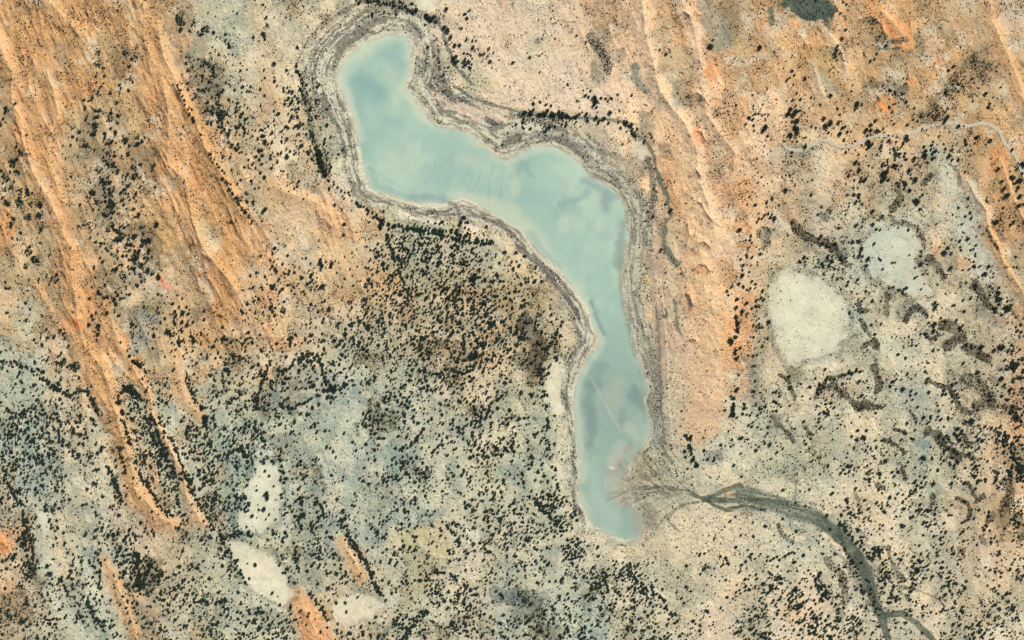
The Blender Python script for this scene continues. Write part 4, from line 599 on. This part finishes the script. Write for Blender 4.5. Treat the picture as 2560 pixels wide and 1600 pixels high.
# rows of trees too close to tell apart, traced as lines
ROWS = [([(445,215),(480,285),(492,305)],7),([(530,392),(560,437),(580,478),(600,512),(622,540),(632,560)],8),([(742,165),(755,215),(770,262),(782,300)],12),([(780,330),(793,372),(805,405),(815,432)],5),
 ([(892,508),(925,528),(950,548),(958,560)],7),([(968,585),(985,640),(1000,675),(1012,715),(1025,735)],4.2),([(972,610),(990,640),(1010,660)],5),([(970,560),(1010,566),(1050,570),(1110,576),(1135,578)],4.5),([(1150,585),(1190,597),(1230,602)],7),
 ([(1040,575),(1100,582),(1150,600),(1230,608)],5),([(1138,610),(1150,560),(1160,545)],6),([(105,945),(130,960),(150,972),(172,988),(190,980),(215,975),(222,985),(235,1005),(245,1025)],3.6),([(0,900),(40,905),(60,915),(110,930)],6),
 ([(20,1050),(60,1030),(80,1022),(110,1035),(150,1050)],5),([(298,1010),(302,985),(312,968),(330,965),(345,985),(365,1002)],3.8),([(312,1050),(320,1075),(326,1105)],4),([(300,1120),(310,1150),(320,1180)],6),([(270,1165),(285,1195),(300,1230),(308,1255)],4),
 ([(345,1150),(352,1180),(365,1205),(385,1235),(402,1265),(428,1290)],3.6),([(395,1070),(405,1100),(415,1135),(435,1165),(440,1180)],5),([(425,1090),(440,1120),(455,1160),(470,1200),(480,1230),(495,1250),(510,1275),(525,1300),(535,1325)],4.2),([(470,1180),(480,1210),(500,1225),(515,1190)],5),
 ([(466,935),(478,965),(490,1000),(508,1020)],4.2),([(510,1045),(515,1060),(520,1090),(530,1115)],5),([(570,1140),(580,1125),(600,1122),(612,1130),(625,1140)],4),([(612,1240),(622,1265),(610,1275),(598,1260),(595,1240)],5),
 ([(640,1020),(650,980),(660,940),(672,910)],4.5),([(640,1050),(642,1080),(660,1100)],6),([(712,930),(740,900),(760,888),(790,885),(800,900)],4.2),([(795,895),(805,920),(815,945),(825,960),(842,970)],4.5),([(700,1010),(720,1020),(745,1015),(765,1005),(780,995)],5),
 ([(700,1120),(702,1145),(708,1180),(715,1195)],5),([(1050,860),(1055,885),(1062,900)],5),([(1085,935),(1130,925),(1160,930),(1200,905),(1240,890)],5),([(1060,1070),(1040,1100),(1020,1115),(990,1120)],4.5),([(1230,1005),(1220,1030),(1210,1050)],4.5),
 ([(1160,900),(1180,890),(1195,885)],5),([(1350,910),(1352,930),(1355,960),(1360,990)],6),([(1366,870),(1380,850),(1398,820),(1405,800)],6),([(1340,1250),(1370,1280),(1400,1310),(1405,1330)],3.8),([(1360,1230),(1400,1250),(1410,1240)],5),
 ([(1420,1370),(1440,1390),(1410,1395)],4),([(852,1298),(870,1330),(891,1370),(915,1402),(928,1440),(940,1460),(955,1485)],3.2),([(868,1345),(885,1365),(905,1385)],5),([(775,1480),(793,1502),(809,1530),(818,1552)],3.6),([(783,1238),(804,1262),(815,1290)],6),([(737,1380),(744,1400),(747,1425)],5),
 ([(745,1290),(755,1320)],5),([(1000,1600),(1040,1555),(1060,1530),(1075,1525)],4.5),([(1120,1320),(1145,1340),(1147,1360)],4.5),([(1070,1430),(1110,1430),(1140,1440)],6),([(60,1275),(62,1320),(70,1370),(75,1420),(72,1450)],3.8),([(20,1210),(40,1240),(60,1260)],4.5),
 ([(70,1300),(80,1350),(85,1400)],5),([(345,1400),(350,1440),(355,1480)],4.5),([(560,1370),(585,1400),(600,1430),(615,1455)],6),([(550,1325),(555,1345),(570,1340),(600,1330),(630,1335)],5),([(250,1395),(255,1430),(250,1470)],6),([(155,1440),(165,1470),(175,1490)],5),
 ([(218,1490),(230,1530),(250,1555),(262,1570)],5),([(1430,1265),(1440,1290)],12),([(1400,1490),(1385,1510)],7),([(1415,1560),(1425,1590)],5),([(1663,1500),(1670,1530),(1690,1535)],4.5),([(1600,1480),(1640,1485),(1660,1500)],6),
 ([(2100,1310),(2130,1340),(2160,1375),(2180,1400)],6),([(2110,1370),(2140,1420),(2150,1450),(2155,1480)],8),([(2170,1450),(2185,1500),(2190,1530)],10),([(2205,1400),(2220,1440),(2235,1470)],7),([(1920,1400),(1960,1385),(1990,1380)],10),
 ([(1838,795),(1845,830),(1825,855)],7),([(1836,870),(1842,900)],6),([(1826,985),(1834,1010),(1830,1040)],5),([(1712,1085),(1725,1110),(1732,1140),(1745,1165)],6),([(1555,305),(1575,318),(1590,340)],6),([(920,2),(965,6),(1005,18),(1040,32)],6),([(1062,42),(1090,52)],5),
 ([(2525,1120),(2535,1145),(2545,1160)],4),([(2480,1070),(2520,1085),(2530,1110)],7),([(2040,985),(2060,955),(2095,940),(2130,930),(2150,925)],8),([(2310,1190),(2290,1200),(2275,1240)],10)]
tx = []; 
def put(px, py, r): tx.append((px, py, r))
grid = {}
def free(px, py, md):
    gx, gy = int(px // 12), int(py // 12)
    for a in (-1, 0, 1):
        for b in (-1, 0, 1):
            for q in grid.get((gx + a, gy + b), ()):
                if (q[0] - px) ** 2 + (q[1] - py) ** 2 < (md * md): return False
    return True
def mark(px, py): grid.setdefault((int(px // 12), int(py // 12)), []).append((px, py))
def sdf_at(px, py):
    return sd_[int((py + 100) / 2) + np.searchsorted(AY, -100), int((px + 100) / 2) + np.searchsorted(AX, -100)]
def reg_at(px, py): return REG[int((py + 100) / 2) + np.searchsorted(AY, -100), int((px + 100) / 2) + np.searchsorted(AX, -100)]
for t in IND: mark(t[0], t[1])
for t in EXTRA: put(*t); mark(t[0], t[1])
for pts, sp in ROWS:
    L = smooth_line(pts, sp)
    for p in L:
        q = p + rng.normal(0, 2.4, 2); put(q[0], q[1], rng.uniform(3.2, 5.0)); mark(q[0], q[1])
N = 100000
cx = rng.uniform(-90, 2650, N); cy = rng.uniform(-90, 1690, N)
dv = samp(dens, cx + 10 * fbm(cx / 40, cy / 40, 2, 2), cy + 10 * fbm(cx / 40, cy / 40, 4, 2), .1)
cl = fbm((cx + cy * .35) / 26, (cy) / 34, 3, 3); cl2 = fbm(cx / 60, cy / 60, 12, 2)
ln = np.minimum(np.abs(fbm(cx / 48, cy / 60, 2, 4)), np.abs(fbm(cx / 34 + 3, cy / 44, 9, 3)) * 1.3)
pcx = np.clip(np.exp(-(fbm(cx / 90, cy / 70, 8, 4) / .03) ** 2) * (fbm(cx / 160, cy / 160, 10, 2) > .12), 0, 1)
pr = dv ** 1.4 * np.clip(.58 + 1.15 * cl + .6 * cl2 + 3.0 * rims(cx, cy), .03, 4.0) * (1 - .9 * pcx)
wd_ = (cx > 950) & (cx < 1335) & (cy > 590) & (cy < 900) & (cy - 590 > (cx - 1150) * .35)
pr = np.where(wd_, dv ** 1.4 * (1.15 + .5 * cl), pr)
cnt = 0
for i in range(N):
    if rng.random() * 14.5 > pr[i]: continue
    s_ = sdf_at(cx[i], cy[i])
    if s_ < 26: continue
    rg = reg_at(cx[i], cy[i])
    if rg >= 60 and rng.random() < .9: continue
    if 10 <= rg < 60 and rng.random() < .8: continue
    if rg == 2 and rng.random() < .8: continue
    r = 2.0 + 3.2 * rng.random() ** 1.8
    if not free(cx[i], cy[i], 4.6): continue
    mark(cx[i], cy[i]); put(cx[i], cy[i], r); cnt += 1
CLUMPS = [(328,1395,14,22),(338,1425,14,24),(348,1455,14,24),(375,1410,18,26),(365,1470,20,22),(400,1440,20,20),(345,1010,26,26),(380,1060,28,30),(400,1130,28,34),(430,1200,28,32),(360,1150,22,20),(500,1130,26,30),(520,1190,26,30),(530,1250,24,30),(480,1080,22,22),
  (60,1070,40,34),(110,1110,40,36),(40,1150,40,36),(70,1350,22,30),(75,1420,20,26),(50,1240,22,22),(650,1000,22,26),(700,960,24,22),(770,900,24,20),(1000,640,26,26),(1080,630,34,28),(1160,650,34,26),(1020,720,30,26),(1120,760,38,34),(1210,760,36,32),(1060,860,34,28),(930,1050,26,26),(1370,1260,26,30),(1400,1310,24,30),
  (1430,1370,26,30),(1510,1450,34,40),(1580,1430,24,24),(1600,1480,34,36),(1160,1500,34,40),(1090,1470,26,24),(1010,1560,30,26),(2040,1560,26,26),(1990,1500,28,30),(2130,1560,24,24),(2060,1480,22,20),(2190,1380,18,20),(2210,1440,20,20),(2500,1100,20,18),(2320,1290,24,14),(1310,900,16,8),(700,1590,40,30),(900,830,40,28)]
for (px, py, rr, nn_) in CLUMPS:
    for q in range(nn_ * 2):
        a = rng.uniform(0, 6.283); d = rr * math.sqrt(rng.random()); x_, y_ = px + d * math.cos(a), py + d * math.sin(a)
        if free(x_, y_, 4.8) and sdf_at(x_, y_) > 20: mark(x_, y_); put(x_, y_, rng.uniform(2.8, 4.8))
for (px, py, rr) in SW:
    for q in range(int(1 + rr * .9)):
        a = rng.uniform(0, 6.283); d = rr * math.sqrt(rng.random()); put(px + d * math.cos(a), py + d * math.sin(a), rng.uniform(1.8, 3.2))
TX = np.array(tx); print('stuff trees', len(TX), 'individual', len(IND))

# low-poly leafy blobs merged by numpy
def ico():
    t = (1 + 5 ** .5) / 2
    v = np.array([(-1,t,0),(1,t,0),(-1,-t,0),(1,-t,0),(0,-1,t),(0,1,t),(0,-1,-t),(0,1,-t),(t,0,-1),(t,0,1),(-t,0,-1),(-t,0,1)], float); v /= np.linalg.norm(v[0])
    f = np.array([(0,11,5),(0,5,1),(0,1,7),(0,7,10),(0,10,11),(1,5,9),(5,11,4),(11,10,2),(10,7,6),(7,1,8),(3,9,4),(3,4,2),(3,2,6),(3,6,8),(3,8,9),(4,9,5),(2,4,11),(6,2,10),(8,6,7),(9,8,1)])
    return v, f
IV, IF = ico()
def blobs(cxy, rad, hgt, base, lobes):
    """each blob: several jittered 20-face lobes"""
    n = len(cxy); co = []; fa = []; off = 0
    for l in range(lobes):
        ang = rng.uniform(0, 2 * math.pi, n); rr = rad * (0.0 if lobes == 1 else .48) * np.sqrt(rng.random(n)) * 1.2
        c = np.stack([cxy[:, 0] + np.cos(ang) * rr, cxy[:, 1] + np.sin(ang) * rr], 1)
        sc = rad * (1.0 if lobes == 1 else .72) * rng.uniform(.75, 1.1, n)
        v = IV[None] * rng.uniform(.72, 1.22, (n, 12, 1))
        p = np.empty((n, 12, 3)); p[..., 0] = c[:, None, 0] + v[..., 0] * sc[:, None]; p[..., 1] = c[:, None, 1] + v[..., 1] * sc[:, None]
        p[..., 2] = base[:, None] + hgt[:, None] * (.55 + .45 * v[..., 2]) * rng.uniform(.85, 1.1, n)[:, None]
        co.append(p.reshape(-1, 3)); fa.append((IF[None] + (np.arange(n) * 12)[:, None, None]).reshape(-1, 3) + off); off += n * 12
    return np.concatenate(co), np.concatenate(fa)
z0 = hzv(TX[:, 0], TX[:, 1])
c, f = blobs(np.stack([TX[:, 0] - 1280, 800 - TX[:, 1]], 1), TX[:, 2], TX[:, 2] * 1.05 + .8, z0, 3)
link('woodland', raw_mesh('woodland', c, f, 3, M_leaf), None, kind='stuff', label='thousands of small dark trees scattered over the plain', category='woodland')

# tiny scrub
N = 900000
cx = rng.uniform(-95, 2655, N); cy = rng.uniform(-95, 1695, N)
ii = ((cx + 100) / 2).astype(int) + np.searchsorted(AX, -100); jj = ((cy + 100) / 2).astype(int) + np.searchsorted(AY, -100)
pr = SCRB[jj, ii] * np.clip(1 + 1.9 * fbm(cx / 17, cy / 17, 6, 3) + .9 * fbm(cx / 60, cy / 60, 3, 2), .03, 4) * (sd_[jj, ii] > 10)
sel = rng.random(N) * 9.0 < pr
cx = cx[sel]; cy = cy[sel]; r = rng.uniform(1.0, 1.75, len(cx)) * (1 + .6 * (rng.random(len(cx)) < .10)); print('scrub', len(cx))
OV = np.array([(1,0,0),(0,1,0),(-1,0,0),(0,-1,0),(0,0,1.0)]); OF = np.array([(0,1,4),(1,2,4),(2,3,4),(3,0,4)])
n = len(cx); th = rng.uniform(0, 1.57, n); v = OV[None] * rng.uniform(.7, 1.25, (n, 5, 1))
p = np.empty((n, 5, 3)); cs, sn = np.cos(th)[:, None], np.sin(th)[:, None]
p[..., 0] = cx[:, None] - 1280 + (v[..., 0] * cs - v[..., 1] * sn) * r[:, None]; p[..., 1] = 800 - cy[:, None] + (v[..., 0] * sn + v[..., 1] * cs) * r[:, None]
p[..., 2] = hzv(cx, cy)[:, None] - .15 + (v[..., 2] * 1.3) * r[:, None]
link('scrub', raw_mesh('scrub', p.reshape(-1, 3), (OF[None] + (np.arange(n) * 5)[:, None, None]).reshape(-1, 3), 3, M_scrub), None, kind='stuff', label='tiny brown saltbush dots peppered over the ground', category='scrub')

# individual trees: trunk with limbs, crown of leaf clumps; unit radius 1, scaled per tree
def crown_mesh(k):
    r2 = np.random.default_rng(100 + k); co = []; fa = []; off = 0
    ncl = 15; cents = []
    ex = r2.uniform(.8, 1.2)
    for i in range(ncl):
        a = r2.uniform(0, 6.283); q = .72 * math.sqrt(r2.random()); cents.append((q * math.cos(a) * ex, q * math.sin(a) / ex, 1.15 + r2.uniform(-.35, .4) * (1 - .5 * q), r2.uniform(.24, .42)))
    for (x, y, z, s) in cents:
        v = IV * r2.uniform(.75, 1.25, (12, 1)) * s * .8 + (x, y, z); co.append(v); fa.append(IF + off); off += 12
        m = 26                                                     # loose leaf sprays round each clump
        d = r2.normal(size=(m, 3)); d /= np.linalg.norm(d, axis=1)[:, None]; c0 = np.array((x, y, z)) + d * s * r2.uniform(.85, 1.25, (m, 1))
        e1 = r2.normal(size=(m, 3)) * .10; e2 = r2.normal(size=(m, 3)) * .10
        co.append(np.stack([c0 - e1, c0 + e1, c0 + e2], 1).reshape(-1, 3)); fa.append(np.arange(m * 3).reshape(m, 3) + off); off += m * 3
    return raw_mesh('crown', np.concatenate(co), np.concatenate(fa), 3, M_leaf)
def trunk_mesh(k):
    r2 = np.random.default_rng(200 + k); co = []; fa = []
    def tube(p, q, r0, r1):
        p = np.array(p, float); q = np.array(q, float); d = q - p; d /= np.linalg.norm(d); u = np.cross(d, (1, 0, .3)); u /= np.linalg.norm(u); w_ = np.cross(d, u); o = sum(len(c) for c in co)
        ring = [p + (u * math.cos(t) + w_ * math.sin(t)) * r0 for t in np.arange(6) * math.pi / 3] + [q + (u * math.cos(t) + w_ * math.sin(t)) * r1 for t in np.arange(6) * math.pi / 3]
        co.append(np.array(ring)); fa.extend([(o + i, o + (i + 1) % 6, o + 6 + (i + 1) % 6, o + 6 + i) for i in range(6)])
    tube((0, 0, -.15), (.03, .02, .6), .11, .08)
    for i in range(5):
        a = i * 1.256 + r2.uniform(-.3, .3); tube((.03, .02, .55), (.5 * math.cos(a), .5 * math.sin(a), 1.1 + r2.uniform(-.1, .15)), .06, .025)
    return raw_mesh('trunk', np.concatenate(co), np.array(fa), 4, M_bark)
CM = [crown_mesh(k) for k in range(8)]; TM = [trunk_mesh(k) for k in range(3)]
# named places used to say which tree is which
LM = [(1985,285,'beside the left end of the pale track'),(2080,315,'above the track\'s dip'),(2175,325,'along the track\'s middle'),(2160,255,'above the track among scrub'),(2270,345,'just under the track'),(2370,300,'on the track\'s top bend'),(2460,235,'above the track\'s right bend'),(2470,340,'under the track\'s right bend'),(2330,385,'at the top of the upper right pale flat'),
 (2100,120,'on the upper right dune slope'),(2145,420,'below the track\'s dip on tan sand'),(2215,430,'in the knot below the track'),(2285,430,'right of the knot below the track'),(1960,450,'on bare tan ground left of the knot'),(2290,500,'beside the arched blue-grey flat'),(2410,530,'on the right-hand blue-grey flat'),(2540,420,'where the track meets the right edge'),(2540,500,'on the right-edge dune below the track'),
 (2150,530,'above the arched claypan'),(1930,545,'where the orange ridge meets the clay flat'),(2145,640,'left of the arched claypan'),(2235,570,'along the arched claypan\'s upper rim'),(2300,650,'along the arched claypan\'s right rim'),(2240,670,'in the middle of the arched claypan'),(2030,660,'above the large round claypan'),(2130,720,'at the round claypan\'s upper right'),(2420,620,'in the cluster on the right-hand flat'),(2340,720,'below the arched claypan'),(2460,680,'at the foot of the right-edge dune'),(2495,745,'in the dark thicket at the right edge'),
 (2200,790,'right of the round claypan'),(2335,810,'near the hook-shaped scrub patch'),(2500,860,'on orange sand at the right edge'),(2530,920,'in the large clump at the right edge'),(2140,970,'inside the curved tree arc below the round claypan'),(2265,965,'on pale clay right of the curved arc'),(2320,1045,'in the tight knot of trees on the right clay'),(2400,1090,'beside the dark scrub blotch on the right'),(2540,1060,'on the lower right orange margin'),(2170,1110,'in the small grove above the creek\'s plain'),(2210,1150,'in the lower part of that plain\'s grove'),(2420,1170,'below the dark scrub blotch on the right'),(2550,1175,'in the black clump at the right edge'),(2060,1050,'left of the curved arc below the round claypan'),(1960,1130,'between the orange ridge and the creek'),(2040,1180,'on grey clay above the creek'),
 (1370,285,'in the dark row above the lake\'s middle bend'),(1470,295,'at the right end of the row above the lake'),(1490,250,'in the dark clump above the row'),(1350,250,'on pink sand above the row'),(1540,240,'on pink sand right of the dark clump'),(1570,310,'at the bend of the outer shore'),(1420,100,'on the sandy plain at the top'),(1780,115,'on the grey hollow between dunes'),(1905,320,'left of the track\'s start'),
 (665,50,'on cream clay by the top dune foot'),(670,150,'on the sand edge left of the upper lake'),(1110,60,'on the shore above the lake\'s top right'),(1135,140,'on the shore right of the upper lake'),(1070,40,'at the small bare pan on top'),(730,235,'left of the lake\'s left shore'),(660,250,'on orange sand left of that shore'),(725,330,'down the sand beside the left shore'),(665,330,'among dots left of the left shore'),(795,385,'in the black clump on the left shore'),(770,300,'on the left shore flat'),
 (805,425,'at the top of the string along the left shore'),(860,480,'in the string of dots by the lower left shore'),(740,475,'on the sand left of that string'),(665,510,'at the dune foot left of the lake'),(930,530,'along the shore where the dark row begins'),(950,565,'at the start of the dark row below the lake'),(700,700,'in open sand left of centre'),(780,680,'on sand in the middle left'),(915,640,'at the edge of the dense woodland'),(850,720,'under the smooth sand left of centre'),(1180,690,'in the woodland left of the lake\'s waist'),(1120,730,'in the woodland by the waist, lower down'),(1100,660,'in the woodland near its top edge'),
 (1850,570,'at the top of the line right of the orange ridge'),(1880,610,'upper part of that ridge\'s right foot'),(1860,680,'middle of the ridge\'s right foot'),(1870,730,'below the middle of the ridge\'s right foot'),(1845,760,'lower ridge foot above the grey clay'),(1840,810,'in the dark string beside the ridge'),(1830,850,'in the black blot beside the ridge'),(1840,960,'beside the ridge\'s lower right foot'),(1835,1030,'in the thick line near the ridge\'s end'),(1880,1080,'in the loose grove at the ridge\'s end'),(1725,1110,'in the clump at the ridge\'s lower tip'),(1740,1150,'below the ridge\'s lower tip'),
 (1370,920,'beside the white strip left of the lower lake'),(1320,985,'in the group left of the white strip'),(1340,1110,'left of the lake\'s lower end'),(1676,526,'on the right shore'),(1825,1000,'near the ridge')]
LM += [(x + 80, y + 60, q) for (y, row) in [(80,['near the top left corner','in the left dune valley','on the third dune from the left','in the grey valley right of the long dune']),(400,['in the grey left-edge valley','in the valley between the left dunes','in the dark valley thicket','beside the bright crested dune']),
   (600,['low in the left-edge valley','in the black chain between the dunes','on khaki clay beside the dune','near the dune\'s forked end']),(800,['left of the orange neck','on the orange neck','on the grey flat right of the orange neck','in the scattered grove right of the grey flat']),
   (960,['in the left-edge woodland','in the arc left of the orange tongue','at the head of the enclosed grove','in the woods right of the narrow dune']),(1160,['in the lower left blue-grey woodland','on the pale corridor left of the tongue','at the foot of the orange tongue','by the upper white claypan']),
   (1360,['on the white clay at lower left','right of the pale lower left corridor','in the black thicket at the bottom','beside the cream claypan'])] for x, q in zip((0, 160, 320, 480), row)]
LM += [(x + 80, y, q) for (y, row) in [(880,['on the open sand at the woodland\'s left edge','in the mid-left woodland','in the mid woodland','in the woodland near the dark shrub patch']),(1040,['by the dark oval hollow','near the blue-grey bare hollows','in the woodland\'s centre','at the woodland\'s right side']),
   (1250,['beside the upper white claypan\'s right edge','in the grove right of the upper white claypan','left of the yellow oval flat','above the yellow oval flat']),(1440,['right of the cream claypan','on the diagonal tree line','on the yellow flat','near the bottom centre thicket'])] for x, q in zip((600, 760, 920, 1120), row)]
LM += [(x, y, q) for x, y, q in [(1990,1260,'above the creek\'s shoulder'),(2130,1265,'right above the creek bend'),(2290,1270,'on the clay right of the creek'),(2410,1310,'on the lower right clay'),(2180,1340,'hugging the creek\'s right bank'),(2290,1390,'in the grove right of the creek bend'),(2350,1450,'lower right of the creek'),(2050,1440,'left of the creek\'s lower run'),(2000,1500,'in the clumps near the bottom right'),(2460,1420,'in the lower right corner woods'),(2250,1500,'right of the creek\'s lower run'),(2280,1570,'at the bottom edge right of the creek')]]
by = {}
for t in IND:
    j = min(range(len(LM)), key=lambda q: (LM[q][0] - t[0]) ** 2 + (LM[q][1] - t[1]) ** 2); by.setdefault(j, []).append(t)
ORD = ['first', 'second', 'third', 'fourth', 'fifth', 'sixth', 'seventh', 'eighth', 'ninth', 'tenth', 'eleventh', 'twelfth', 'thirteenth', 'fourteenth', 'fifteenth', 'sixteenth']
first = None; made = 0
for j, ts in by.items():
    ts.sort(key=lambda t: t[0]); ph = LM[j][2]; n = len(ts)
    for q, t in enumerate(ts):
        size = 'broad' if t[2] > 6.2 else ('round' if t[2] > 4.4 else 'small')
        if n == 1: lab = '%s dark tree standing out %s' % (size, ph)
        elif n == 2: lab = '%s dark tree %s, %s of the pair' % (size, ph, ('left', 'right')[q])
        else: lab = '%s dark tree %s, %s' % (size, ph, 'leftmost' if q == 0 else 'rightmost' if q == n - 1 else ORD[q] + ' from left')
        if first is None:
            root = bpy.data.objects.new('desert_tree', None); root['category'] = 'tree'; root['group'] = 'larger dark trees of the plain'
            tr = bpy.data.objects.new('trunk', TM[0]); cr = bpy.data.objects.new('crown', CM[0]); tr.parent = root; cr.parent = root; first = (root, tr, cr)
            for o in first: scn.collection.objects.link(o)
        else:
            root, tr, cr = [o.copy() for o in first]; tr.parent = root; cr.parent = root
            for o in (root, tr, cr): scn.collection.objects.link(o)
            tr.data = TM[made % 3]; cr.data = CM[made % 8]
        root['label'] = lab
        root.location = (t[0] - 1280, 800 - t[1], float(hz(t[0], t[1]))); s = t[2] * 1.18
        root.scale = (s, s, min(s, 5.5) * .78); root.rotation_euler = (0, 0, rng.uniform(0, 6.28)); made += 1
print('max region', max(len(v) for v in by.values()))
